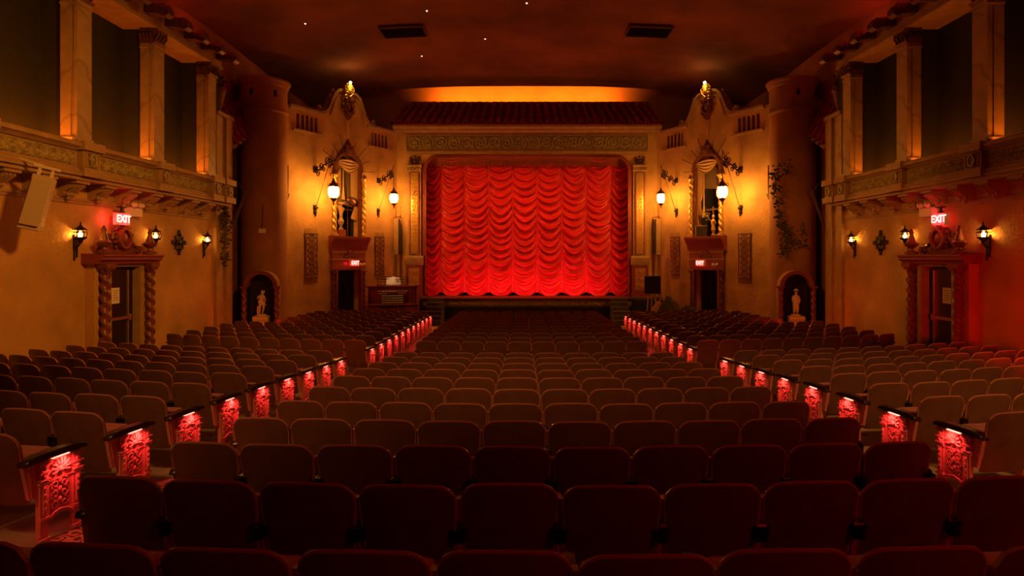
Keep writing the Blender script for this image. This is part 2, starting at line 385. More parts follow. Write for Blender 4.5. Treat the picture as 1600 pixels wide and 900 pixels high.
    t = MB(); t.polyX([(-.35, .0), (-.78, -.04), (-.92, -.10), (-1.02, -.04), (-1.02, .08), (-.95, .20), (-.35, .26)], -.13, .13)
    for i in range(3): t.tube([(-.15, -.80+.0*i, .05+.07*i), (.15, -.80, .05+.07*i)], .02, 5)
    for x in (-.1, 0, .1): t.tube([(x, -.93, .03), (x, -.96, .12), (x, -.90, .22)], .02, 5)
    tm = t.mesh('rafter_tail', 'bronze'); k = 0
    while 18.55-.88*k > 3: link_mesh('rafter_tail', tm, root, (q*(18.55-.88*k), 0, 9.16)); k += 1
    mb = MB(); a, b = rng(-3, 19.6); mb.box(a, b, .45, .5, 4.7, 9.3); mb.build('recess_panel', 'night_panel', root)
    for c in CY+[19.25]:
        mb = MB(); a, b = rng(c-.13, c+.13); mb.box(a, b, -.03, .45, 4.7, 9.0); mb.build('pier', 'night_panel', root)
    for c0, c1 in zip(CY, CY[1:]):
        light('AREA', 'bay_uplight', (q*(c0+c1)/2, .30, 5.0), 40 if s < 0 else 20, ORG, 2.0, parent=root, sizey=.1).rotation_euler = (pi+.25, 0, 0)
        light('AREA', 'bay_uplight', (q*(c1-.42), -.16, 5.2), 14 if s < 0 else 9, ORG, .3, parent=root, sizey=.1).rotation_euler = (pi, -q*.25, 0)
    # corner pier with urn
    mb = MB(); a, b = rng(19.05, 20.0); mb.box(a, b, -.06, .5, -.5, 7.6); a, b = rng(19.05, 19.25); mb.box(a, b, -.10, -.06, -.5, 7.6)
    a, b = rng(19.62, 20.0); mb.box(a, b, -.14, -.05, -.5, 7.6); a, b = rng(19.0, 20.05); mb.box(a, b, -.18, .5, 7.6, 7.72)
    mb.build('corner_pier', 'plaster', root)
    u = thing('plant_urn', f'dark pointed urn of foliage on top of the {side}-side corner pier', 'urn', (s*(WX+.05), 19.5, 7.72))
    mb = MB(); mb.lathe([(0, 0), (.10, 0), (.10, .03), (.035, .07), (.05, .11), (.12, .35), (.18, .62), (.20, .72), (.23, .74), (.23, .80), (.17, .80), (.15, .72), (0, .70)], n=16)
    mb.build('bowl', 'carved', u)
    mb = MB()
    for i in range(26):
        a = random.random()*2*pi; r = random.random()*.15; h = .25+random.random()*.3
        mb.tube([(0, 0, .72), (r*.6*cos(a), r*.6*sin(a), .72+h*.6), (r*1.6*cos(a), r*1.6*sin(a), .72+h)], .015, 4, r1=.004)
        mb.ball((r*1.6*cos(a), r*1.6*sin(a), .72+h), (.05, .03, .05), 5, 3)
    tag(mb.build('foliage', 'leaf', u), kind='stuff')
    return root
colonnade(-1, 'trim_1', 'organ'); colonnade(1, 'trim_2', 'easel')
# ---- round towers with tiled awning beside them
def tower(s, side):
    mb = MB(); r = .78
    mb.lathe([(r, -.5), (r, 8.2), (r+.05, 8.24), (r+.06, 8.30), (r, 8.36), (r, 9.15), (r+.05, 9.2), (r+.06, 9.27), (r+.12, 9.33), (r+.12, 9.40), (r+.02, 9.43), (.3, 9.5), (0, 9.52)], n=48)
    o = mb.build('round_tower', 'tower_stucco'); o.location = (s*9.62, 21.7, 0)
    tag(o, f'round stuccoed tower in the corner beyond the {side}-side wall', kind='structure')
    for az, z in ((-100, 8.75), (-40, 8.75)):
        m2 = MB(); m2.box(-.05, .05, -.02, .03, 0, .22); c = m2.build('slit', 'void', o)
        a = R(az); c.location = (r*cos(a), r*sin(a), z); c.rotation_euler = (0, 0, a+pi/2)
    return o
tower(-1, 'organ'); tower(1, 'easel')
def tile_row(n, r, L_, thick=.012, seg=6):
    mb = MB()
    mb.grid(lambda u, v: (r*cos(pi*u)*(1-.12*v), L_*v, r*sin(pi*u)*(1-.12*v)+.02*(1-v)), seg, 1)
    mb.grid(lambda u, v: ((r-thick)*cos(pi*u)*(1-.12*v), L_*v, (r-thick)*sin(pi*u)*(1-.12*v)+.02*(1-v)), seg, 1)
    mb.grid(lambda u, v: ((r-thick*v)*cos(pi*u), 0, (r-thick*v)*sin(pi*u)+.02), seg, 1)
    return mb
def awning(s, side):
    A = Vector((s*10.6, 20.15, 7.95)); B = Vector((s*10.5, 21.9, 8.75)); D = Vector((s*9.75, 21.5, 7.65)); Cc = Vector((s*10.0, 20.15, 6.75))
    root = thing('tiled_awning', f'small sloping tiled awning between corner pier and {side}-side round tower', 'awning')
    mb = MB(); d = Vector((0, 0, -.08)); mb.add([A, B, D, Cc, A+d, B+d, D+d, Cc+d], [(0,1,2,3),(7,6,5,4),(0,4,5,1),(1,5,6,2),(2,6,7,3),(3,7,4,0)]); mb.build('deck', 'plaster', root)
    n = 6; rows = 3; me = None
    for i in range(n):
        t = (i+.5)/n; P = A.lerp(B, t); Q = Cc.lerp(D, t); ax = (P-Q); Ls = ax.length/rows; ay = ax.normalized(); az = (B-A).cross(ay).normalized()
        if az.z < 0: az = -az
        axx = ay.cross(az)
        if me is None: me = tile_row(1, .13, Ls*1.08).mesh('roof_tile', 'tile_red')
        for j in range(rows):
            o = link_mesh('roof_tile', me, root); p = Q+ay*Ls*j
            o.matrix_local = Matrix(((axx.x, ay.x, az.x, p.x), (axx.y, ay.y, az.y, p.y), (axx.z, ay.z, az.z, p.z), (0, 0, 0, 1)))
awning(-1, 'organ'); awning(1, 'easel')
# ---- angled walls beside the stage
AX, AY, BX, BY = 9.24, 22.6, 6.13, 28.0
AL = sqrt((AX-BX)**2+(BY-AY)**2); TH = atan2(BY-AY, AX-BX); SC = 3.14
def aw(s, t, n=0, z=0):    # point on the angled wall: t metres from its tower end, n metres out into the hall
    d = ((AX-BX)/AL, (BY-AY)/AL); x = -AX+d[0]*t+d[1]*n; y = AY+d[1]*t-d[0]*n
    return (x if s < 0 else -x, y, z)
def arz(s): return TH if s < 0 else -TH
def lx(s, t): return t if s < 0 else -t       # local x on the wall object whose origin is the tower end
GAB = [(-1.50, 8.86), (-1.25, 8.90), (-1.08, 9.05), (-.95, 9.28), (-.84, 9.55), (-.72, 9.80), (-.52, 9.98), (-.28, 10.05), (0, 10.06)]
GAB = GAB+[(-a, b) for a, b in GAB[-2::-1]]
def gz(x):
    for (a, b), (c, d) in zip(GAB, GAB[1:]):
        if a <= x <= c: return b+(d-b)*(x-a)/(c-a)
    return 8.86
def angled(s, nm, side):
    mb = MB(); hw = .66; dw = .62; T0, T1 = 0, .3
    P = lambda pts: [(lx(s, SC+a), b) for a, b in pts]
    mb.polyY(P([(-SC, -.5), (-dw, -.5), (-dw, 2.48), (-hw, 3.9), (-hw, 6.7), (-1.0, 8.0), (-SC, 8.0)]), T0, T1)
    mb.polyY(P([(AL-SC, -.5), (dw, -.5), (dw, 2.48), (hw, 3.9), (hw, 6.7), (1.0, 8.0), (AL-SC, 8.0)]), T0, T1)
    mb.polyY(P([(-dw, 2.48), (dw, 2.48), (hw, 3.9), (-hw, 3.9)]), T0, T1)
    arc = [(hw*cos(a), 6.7+hw*sin(a)) for a in [pi*i/16 for i in range(17)]]
    top = [(-1.5, 8.0)]+GAB+[(1.5, 8.0)]
    mb.polyY(P([(-1.0, 8.0)]+[(-hw, 6.7)]+arc[::-1][1:-1]+[(hw, 6.7), (1.0, 8.0)]), T0, T1)
    mb.polyY(P(top), T0, T1)
    for x0, x1 in ((-SC, -1.5), (1.5, AL-SC)):
        a, b = sorted((lx(s, SC+x0), lx(s, SC+x1))); mb.box(a, b, T0, T1, 8.62, 8.86)
        lo, hi = x0, x1; wb0, wb1 = (.53-SC, 1.62-SC) if x0 < 0 else (4.55-SC, 5.64-SC)
        segs = [(lo, wb0)]+[(wb0+.22*i+.15, wb0+.22*(i+1)) for i in range(4)]+[(wb0+.22*4+.15, hi)]
        for p, q_ in segs:
            a, b = sorted((lx(s, SC+p), lx(s, SC+q_))); mb.box(a, b, T0, T1, 8.0, 8.62)
    o = mb.build('wall_'+nm, 'stucco', smooth=30); o.location = aw(s, 0); o.rotation_euler = (0, 0, arz(s)); tag(o, kind='structure')
    # backing, mouldings, gable coping
    for x0, x1 in ((.4, 1.75), (4.42, 5.8)):
        a, b = sorted((lx(s, x0), lx(s, x1)))
        MB().box(a, b, .24, .36, 7.9, 8.7).build('backing', 'void', o)
        m = MB(); molding(m, a-.06, b+.06, [(0, 7.90), (-.06, 7.90), (-.10, 7.96), (-.10, 8.0), (0, 8.02)]); m.build('sill', 'plaster', o)
        m = MB(); molding(m, a-.2 if x0 < 2 else a-.1, b+.1, [(0, 8.74), (-.05, 8.74), (-.09, 8.80), (-.13, 8.82), (-.13, 8.90), (.32, 8.90), (.32, 8.86), (0, 8.86)]); m.build('cornice', 'plaster', o)
    m = MB(); m.ribbon([(lx(s, SC)+a, b+.03) for a, b in GAB], .10, -.10, .32)
    m.ribbon([(lx(s, SC)+a*.86, b-.16) for a, b in GAB[2:-2]], .05, -.05, 0)
    for e in (-1, 1):
        m.tube(spiral(lx(s, SC)+e*1.52, 9.02, .15, 1.5, -pi/2, -e, 22, -.04), .035, 6)
        for k in range(5):
            x = e*(1.22-.13*k); m.tube(spiral(lx(s, SC)+x+e*.09, gz(x)+.12, .085, 1.2, -pi/2, -e, 12, 0), .02, 5)
    m.build('gable_coping', 'plaster', o)
    # crown ornament with lit bulb, cartouche below
    cx = lx(s, SC)
    m = MB()
    for e in (-1, 1):
        m.tube(spiral(cx+e*.14, 10.10, .13, 1.3, pi/2, e, 16, -.12), .032, 6); m.tube([(cx+e*.05, -.1, 9.85), (cx+e*.22, -.14, 10.0), (cx+e*.26, -.14, 10.2), (cx+e*.12, -.12, 10.36)], .03, 6)
        m.tube(spiral(cx+e*.16, 9.80, .10, 1.2, 0, -e, 14, -.12), .028, 6)
    for k in range(7):
        a = pi*(.15+.7*k/6); m.tube([(cx, -.12, 10.12), (cx+.16*cos(a), -.17, 10.12+.20*sin(a)), (cx+.25*cos(a), -.14, 10.12+.32*sin(a))], .028, 5, r1=.012)
    m.ball((cx, -.12, 10.08), (.10, .08, .12), 10, 6); m.build('crown_ornament', 'gold', o)
    b = MB().ball((cx-s*.03, -.16, 10.44), .055, 10, 6).build('bulb', 'bulb', o)
    light('POINT', 'crown_light', (cx, -.30, 10.30), 11, (1, .50, .07), .05, parent=o)
    m = MB(); m.ribbon([(cx+.21*cos(a)*(1+.2*cos(3*a+pi/2)), 9.42+.28*sin(a)) for a in [2*pi*i/24 for i in range(24)]], .06, -.14, 0, closed=True)
    m.ball((cx, -.03, 9.44), (.17, .12, .22), 12, 8)
    for e in (-1, 1):
        for z, rr in ((9.68, .10), (9.2, .09), (9.44, .08)): m.tube(spiral(cx+e*.25, z, rr, 1.3, 0, e, 14, -.08), .026, 5)
    m.polyY([(cx-.2, 9.12), (cx+.2, 9.12), (cx+.14, 8.98), (cx, 8.86), (cx-.14, 8.98)], -.12, 0)
    m.build('gable_cartouche', 'carved', o)
    m = MB(); m.polyY([(cx-.13, 8.86), (cx+.13, 8.86), (cx+.04, 8.2), (cx+.02, 7.75), (cx-.02, 7.75), (cx-.04, 8.2)], -.06, 0); m.build('pendant', 'stucco', o)
    # recess behind door and window
    m = MB(); m.box(cx-.9, cx+.9, .3, 1.3, 3.6, 3.9, 1); m.box(cx-.9, cx-.7, .3, 1.3, 3.9, 7.5); m.box(cx+.7, cx+.9, .3, 1.3, 3.9, 7.5); m.box(cx-.9, cx+.9, 1.2, 1.3, 3.9, 7.5); m.box(cx-.9, cx+.9, .3, 1.3, 7.5, 7.6)
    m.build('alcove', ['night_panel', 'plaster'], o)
    m = MB(); m.box(cx-.62, cx+.62, .8, .85, -.3, 2.5); m.build('doorway_backing', 'void', o)
    return o
WL = angled(-1, 'front_left', 'organ'); WR = angled(1, 'front_right', 'easel')
# ---- proscenium wall
PY = 28.0; OW = 4.82; OT = 7.76
mb = MB()
mb.box(-6.13, -OW, PY, PY+.45, -.5, 9.1); mb.box(OW, 6.13, PY, PY+.45, -.5, 9.1); mb.box(-OW, OW, PY, PY+.45, OT, 9.1); mb.box(-OW, OW, PY+.0, PY+.45, -.5, 1.0)
rr = .62
for e in (-1, 1):
    mb.polyY([(e*OW, OT)]+[(e*(OW-rr+rr*cos(a)), OT-rr+rr*sin(a)) for a in [pi/2*i/10 for i in range(11)]], PY, PY+.45)
mb.box(-6.13, -5.9, PY+.45, PY+3.4, -.5, 9.1); mb.box(5.9, 6.13, PY+.45, PY+3.4, -.5, 9.1)
tag(mb.build('wall_front', 'stucco'), 'stuccoed proscenium wall around the stage opening', kind='structure')
pr = tag(thing('trim_3', 'plaster proscenium frame with relief frieze, pilasters and mouldings', None), kind='structure')
path = [(-OW, 1.2), (-OW, OT-rr)]+[(-OW+rr-rr*cos(a), OT-rr+rr*sin(a)) for a in [pi/2*i/10 for i in range(1, 11)]]
path += [(-x, z) for x, z in path[::-1]]
m = MB(); m.ribbon(path, .14, PY-.10, PY+.02); m.ribbon([(x*.985, z-.05 if z > 3 else z) for x, z in path], .06, PY-.16, PY-.08); m.build('arch_moulding', 'red_paint', pr)
m = MB(); molding(m, -5.62, 5.62, [(PY, 7.86), (PY-.07, 7.86), (PY-.07, 7.92), (PY-.12, 7.95), (PY-.12, 8.02), (PY, 8.04)]); m.build('lower_moulding', 'plaster', pr)
m = MB(); scroll_relief(m, -5.6, 5.6, 8.10, 8.74, PY-.02, .06, .62, 22); m.build('frieze', 'relief', pr)
m = MB(); m.ribbon([(-5.66, 8.07), (5.66, 8.07), (5.66, 8.77), (-5.66, 8.77)], .05, PY-.07, PY, closed=True); m.build('frieze_frame', 'plaster', pr)
m = MB(); molding(m, -6.25, 6.25, [(PY, 8.84), (PY-.10, 8.84), (PY-.10, 8.88), (PY-.32, 8.94), (PY-.32, 9.0), (PY-.42, 9.08), (PY-.42, 9.15), (PY+.3, 9.15), (PY+.3, 9.1), (PY, 9.1)]); m.build('cornice', 'plaster', pr)
def pilaster():
    r = {}
    m = MB(); m.box(-.31, .31, -.12, 0, 3.1, 7.06); m.box(-.20, .20, -.15, -.12, 3.16, 7.0); r['pilaster'] = (m, 'plaster')
    m = MB(); m.ribbon([(-.20, 3.16), (.20, 3.16), (.20, 7.0), (-.20, 7.0)], .05, -.17, -.11, closed=True); r['pilaster_border'] = (m, 'red_paint')
    m = MB()
    k = 0; z = 3.25
    while z < 6.9:
        for e in (-1, 1): m.tube(spiral(e*.06, z, .065, 1.2, -e*pi/2, e*(1 if k % 2 else -1), 10, -.165), .016, 4)
        m.ball((0, -.16, z+.09), (.03, .02, .045), 6, 4); z += .18; k += 1
    m.box(-.15, .15, -.16, -.15, 3.2, 6.95); r['pilaster_relief'] = (m, 'gold')
    m = MB(); m.polyX([(0, 7.06), (-.14, 7.06), (-.18, 7.12), (-.15, 7.15), (-.15, 7.24), (-.22, 7.30), (-.22, 7.36), (0, 7.36)], -.34, .34)
    for i in range(6): m.ball((-.28+.112*i, -.17, 7.19), (.04, .04, .06), 6, 4)
    r['capital'] = (m, 'plaster')
    m = MB(); m.polyX([(0, 2.66), (-.26, 2.66), (-.30, 2.76), (-.30, 3.0), (-.22, 3.1), (0, 3.1)], -.44, .44); m.box(-.15, -.13, -.31, -.29, 2.76, 3.0); r['plinth_cap'] = (m, 'plaster')
    m = MB(); m.box(-.38, .38, -.24, 0, 1.2, 2.66); m.box(-.42, .42, -.28, 0, 1.2, 1.36); r['plinth'] = (m, 'red_paint')
    m = MB(); m.box(-.24, .24, -.26, -.24, 1.5, 2.52)
    for zz in (1.68, 2.0, 2.32):
        for e in (-1, 1): m.tube(spiral(e*.10, zz, .10, 1.3, e*pi/2, -e, 14, -.27), .022, 5); m.tube([(0, -.26, zz-.1), (e*.1, -.28, zz-.02), (e*.2, -.26, zz-.14)], .018, 4)
        m.ball((0, -.27, zz), (.04, .03, .07), 8, 5)
    r['plinth_relief'] = (m, 'gold'); return r
pil = pilaster()
sh = MB(); sh.polyY([(-.16, 7.66), (.16, 7.66), (.15, 7.48), (0, 7.34), (-.15, 7.48)], -.06, 0)
for e in (-1, 1):
    for z, q_ in ((7.70, .07), (7.58, .07), (7.44, .06)): sh.tube(spiral(e*(.19-(.07 if z < 7.5 else 0)), z, q_, 1.3, 0, e, 12, -.05), .022, 5)
sh.ball((0, -.06, 7.56), (.08, .05, .1), 8, 6); sh.ball((0, -.04, 7.76), (.08, .04, .05), 8, 5)
pil['wall_shield'] = (sh, 'bronze')
for k, (m_, mt) in pil.items():
    me = m_.mesh(k, mt)
    for e in (-1, 1): link_mesh(k, me, pr, (e*5.28, PY, 0))
# tiled canopy
cn = thing('tiled_canopy', 'long red clay tiled canopy over the stage opening', 'roof', (0, 0, 0))
E0, Z0, R0, Z1 = 27.45, 9.17, 28.75, 10.42; EH, RH = 6.22, 5.74
m = MB(); m.add([(-EH, E0, Z0), (EH, E0, Z0), (RH, R0, Z1), (-RH, R0, Z1), (-EH, R0+.6, Z0), (EH, R0+.6, Z0)], [(0,1,2,3), (0,3,4), (1,5,2), (0,4,5,1), (3,2,5,4)]); m.build('roof_deck', 'tile_red', cn, smooth=0)
NT = 32; NR = 4; sl = sqrt((R0-E0)**2+(Z1-Z0)**2)/NR; tm = tile_row(1, .125, sl*1.1).mesh('roof_tile', 'tile_red')
for i in range(NT):
    t = (i+.5)/NT
    for j in range(NR):
        a, b = j/NR, (j+1)/NR
        hx = EH-.1+(RH-EH)*a; hx2 = EH-.1+(RH-EH)*b
        p = Vector((-hx+2*hx*t, E0+(R0-E0)*a, Z0+(Z1-Z0)*a)); q2 = Vector((-hx2+2*hx2*t, E0+(R0-E0)*b, Z0+(Z1-Z0)*b))
        ay = (q2-p).normalized(); az = Vector((1, 0, 0)).cross(ay).normalized(); ax = ay.cross(az)
        o = link_mesh('roof_tile', tm, cn); jz = random.uniform(-.012, .012)
        o.matrix_local = Matrix(((ax.x, ay.x, az.x, p.x+jz), (ax.y, ay.y, az.y, p.y-.03), (ax.z, ay.z, az.z, p.z+.01+jz*.5), (0, 0, 0, 1)))
rt = MB(); rt.lathe([(.10, 0), (.115, .05), (.10, .37)], n=8, axis='y', c3=(0, 0, 0)); rt.xf(Matrix.Rotation(-pi/2, 4, 'Z')); rtm = rt.mesh('ridge_tile', 'tile_red')
for i in range(31): link_mesh('ridge_tile', rtm, cn, (-RH+i*2*RH/31, R0, Z1+.02), (random.uniform(-.1, .1), 0, 0))
for e in (-1, 1):
    for j in range(5):
        t = j/5; o = link_mesh('hip_tile', rtm, cn); p = Vector((e*EH, E0, Z0+.06)).lerp(Vector((e*RH, R0, Z1+.04)), t); d = Vector((e*(RH-EH), R0-E0, Z1-Z0)).normalized()
        o.location = p; o.rotation_mode = 'QUATERNION'; o.rotation_quaternion = d.to_track_quat('X', 'Z')
# ---- stage
st = tag(thing('stage', 'low dark stage with carved front lip and steps at each end', 'stage'), kind='structure')
FY = 26.9
MB().box(-6.1, 6.1, FY, 31.4, STG-.12, STG).build('stage_floor', 'stage_wood', st)
m = MB(); molding(m, -4.75, 4.75, [(FY, STG-.10), (FY-.10, STG-.08), (FY-.14, STG-.04), (FY-.14, STG), (FY, STG+.01)]); m.build('stage_lip', 'carved', st)
m = MB(); scroll_relief(m, -4.7, 4.7, STG-.36, STG-.12, FY, .03, .24, 12); m.build('lip_relief', 'relief', st)
MB().box(-4.8, 4.8, FY+.01, FY+.1, -.3, STG-.1).build('stage_front', 'pit_black', st)
m = MB(); m.box(-4.75, 4.75, FY-.04, FY+.01, STG-.42, STG-.36); m.box(-4.75, 4.75, FY-.03, FY+.01, .12, .22); m.build('front_rail', 'stage_wood', st)
for e in (-1, 1):
    fl = tag(thing('stage_steps', f'dark wooden steps climbing to the {"organ" if e < 0 else "easel"} end of the stage', 'steps', (e*4.10, FY, 0)))
    for k in range(6):
        z = .14+.176*(k+1); m = MB(); m.box(-.36, .36, -1.5+.25*k, -.0, z-.176, z-.03); m.box(-.38, .38, -1.53+.25*k, -1.5+.25*(k+1)+.02, z-.03, z); m.build('step', 'step_green', fl)
for x, w_ in ((-5.5, 1.3), (5.5, 1.3)):
    MB().box(x-w_/2, x+w_/2, FY, FY+.08, -.3, STG-.12).build('side_front', 'pit_black', st)
# ---- stage curtain
sc_ = thing('stage_curtain', 'red satin austrian stage curtain gathered in swagged columns', 'curtain', (0, 0, 0))
seams = [-4.95]+[PX(p, 28.6) for p in (688.9, 726, 763.9, 801.4, 839.4, 877.8, 915.8, 954)]+[4.95]
zt, zb = 7.75, 1.22
def swag(x0, x1, sd):
    rnd = random.Random(sd); W = x1-x0; per = .37; nf = int((zt-zb)/per)+3
    jit = [rnd.uniform(-.10, .10) for _ in range(nf+3)]; amp = [rnd.uniform(.6, 1.25) for _ in range(nf+3)]; skew = [rnd.uniform(-.10, .10) for _ in range(nf+3)]
    def fn(u, v):
        z = zt+(zb-zt)*v; c = 1-(2*u-1)**2
        dep = .42+.10*sin(z*1.7+sd); ph = (zt-z-.0+0*c)/per; 
        q = (zt-z-dep*c*(.55+.45*min(1, v*6)))/per
        k = int(math.floor(q)); kk = max(0, min(nf+1, k+2)); f = q-k
        q2 = q+jit[kk]*.5*sin(pi*f)+skew[kk]*(2*u-1)
        f = q2-math.floor(q2)
        prof = (f**1.6)*(1-max(0, (f-.82)/.18)**2*.9)
        edge = min(1, (u*(1-u)*4)**.6*1.2)
        y = -.30*prof*amp[kk]*edge-.10*c-.02*sin(38*u+3*q2)*(1-edge*.7)-.03*sin(q2*2*pi*2.3+u*5)*edge
        zz = z-(.20*c if v > .985 else .20*c*max(0, (v-.9)/.085)) if v > .9 else z
        zz = z-.20*c*max(0, (v-.92)/.08)+.16*max(0, (v-.92)/.08)
        return (x0+W*u, 28.62+y, zz)
    mb = MB(); mb.grid(fn, 26, 330); return mb
for i, (a, b) in enumerate(zip(seams, seams[1:])): swag(a, b, i+3).build('swag_column', 'curtain_red', sc_, smooth=80)
for x in seams[1:-1]:
    m = MB(); m.grid(lambda u, v: (x-.035+.07*u, 28.60-.03*sin(pi*u), zt+(1.34-zt)*v), 3, 4); m.build('seam_tape', 'curtain_seam', sc_)
m = MB()
m.grid(lambda u, v: (-4.85+9.7*u, 28.32-.025*sin(u*1100)*v-.02*sin(u*90), 7.85-(.47+.03*sin(u*310)+.025*sin(u*1700))*v), 1600, 3); m.build('fringe_valance', 'fringe', sc_)
# ---- ceiling vents and stars
for px, nm in ((630, 'organ'), (1014, 'easel')):
    y = 22.2; x = PX(px, y); v = thing('ceiling_vent', f'dark rectangular ceiling vent above the {nm} side', 'vent', (x, y, ceil_z(x, y)-.06), 0, 'ceiling vents')
    v.rotation_euler = (0, -atan2(ceil_z(x+.1, y)-ceil_z(x-.1, y), .2), 0)
    m = MB(); m.ribbon([(-.8, -.5), (.8, -.5), (.8, .5), (-.8, .5)], .08, -.04, .02, closed=True); m.xf(Matrix.Rotation(pi/2, 4, 'X')); m.build('frame', 'bronze', v)
    MB().box(-.78, .78, -.48, .48, .0, .02).build('opening', 'void', v)
    for i in range(6):
        m = MB(); m.box(-.76, .76, -.07, .0, -.01, .005); b_ = m.build('slat', 'iron', v); b_.location = (0, -.36+.145*i, 0); b_.rotation_euler = (.5, 0, 0)
for px, py, lb in ((667, 16, 'tiny ceiling star light above the organ-side ceiling vent'), (823, 4, 'tiny ceiling star light over the middle of the hall'), (477, 36, 'tiny ceiling star light nearest the organ-side wall'),
                   (758, 60, 'tiny ceiling star light above the canopy centre'), (659, 87, 'tiny ceiling star light between ceiling vent and tiled canopy')):
    y = 8.4*930/(403-py); x = PX(px, y)
    for _ in range(4): y = (ceil_z(x, y)-EYE)*930/(403-py); x = PX(px, y)
    t = thing('star_light', lb, 'light', (x, y, ceil_z(x, y)-.02), 0, 'ceiling star lights')
    m = MB().ball((0, 0, 0), .022, 8, 5); m.build('lens', 'star', t); MB().lathe([(.03, 0), (.05, .0), (.05, .03), (.03, .03)], n=10).build('collar', 'iron', t)
# ------------------------------------------------------------------ seats
PW = .545
def backrest_mb(nu=12, nv=11, wscale=1.0, lo=False):
    H0, H1 = .29, .86; r = .085; Wt = .259*wscale; Wb = .222*wscale
    zs = [0, .1, .25, .45, .65, .8, 1-r/(H1-H0)]+[1-r*(1-sin(a))/(H1-H0) for a in (.45, .85, 1.2, 1.45)]
    if lo: zs = [0, .4, 1-r/(H1-H0)]+[1-r*(1-sin(a))/(H1-H0) for a in (.8, 1.4)]
    vs = []; n = nu+1
    def hw(t):
        z = H0+(H1-H0)*t; w = Wb+(Wt-Wb)*min(1, t/.75)**.8
        d = H1-z
        if d < r: w -= r*1.1-sqrt(max(0, r*r-(r-d)**2))*1.1
        return w
    for face in (0, 1):
        for t in zs:
            z = H0+(H1-H0)*t; w = hw(t)
            for i in range(n):
                u = -1+2*i/nu; x = w*u; y = .13*(1-t)-.035*(1-(x/.26)**2)-.012*sin(pi*t)+(.022 if face else 0)
                vs.append((x, y, z-(.020*(x/.26)**2 if t > .8 else 0)))
    m = len(zs); fs = []; mi = []
    for face in (0, 1):
        o = face*m*n
        for j in range(m-1):
            for i in range(nu):
                q = (o+j*n+i, o+j*n+i+1, o+(j+1)*n+i+1, o+(j+1)*n+i); fs.append(q if not face else q[::-1]); mi.append(0)
    b = m*n
    ring = [(0, i) for i in range(n)]+[(j, n-1) for j in range(1, m)]+[(m-1, i) for i in range(n-2, -1, -1)]+[(j, 0) for j in range(m-2, 0, -1)]
    for k in range(len(ring)):
        j, i = ring[k]; j2, i2 = ring[(k+1) % len(ring)]
        fs.append((j*n+i, b+j*n+i, b+j2*n+i2, j2*n+i2)); mi.append(1)
    mb = MB(); mb.add(vs, fs); mb.m = mi
    if not lo:   # a slim rolled rim along the edge of the plywood shell, in the lightened edge colour
        pts = [Vector(vs[j*n+i])+Vector((0, .004, .002)) for j, i in ring if j > 1]
        k0 = len(ring); pr_ = [(j, n-1) for j in range(2, m)]+[(m-1, i) for i in range(n-2, -1, -1)]+[(j, 0) for j in range(m-2, 1, -1)]
        mb.tube([Vector(vs[j*n+i])+Vector((0, .006, 0)) for j, i in pr_], .0085, 5, 1)
    return mb
def seatpan_mb(lo=False):
    mb = MB()
    mb.polyX([(.17, .33), (.235, .30), (.33, .60), (.335, .655), (.30, .675), (.215, .665), (.20, .64)], -.222, .222, 0)
    if not lo: mb.polyX([(.235, .30), (.25, .30), (.345, .61), (.345, .66), (.325, .668)], -.20, .20, 1)
    return mb
def stand_mb(lo=False):
    mb = MB()
    mb.polyX([(.10, .0), (.30, .0), (.24, .04), (.235, .30), (.30, .56), (.30, .60), (.06, .60), (.10, .45), (.16, .30), (.165, .04)], -.014, .014)
    if not lo: mb.box(-.03, .03, .06, .34, 0, .018); mb.polyX([(.10, .36), (.15, .36), (.09, .76), (.04, .76)], -.016, .016); mb.box(-.045, .045, .16, .20, .33, .37)
    return mb
def arm_mb():
    mb = MB(); mb.polyX([(.03, .60), (.05, .635), (.38, .655), (.45, .645), (.475, .625), (.46, .605), (.34, .60)], -.033, .033); return mb
def cup_mb():
    mb = MB(); mb.lathe([(.028, .0), (.036, .005), (.042, .07), (.046, .075), (.040, .075), (.034, .01), (0, .01)], 0, 0, 14); mb.box(-.012, .012, .03, .09, .03, .06); return mb
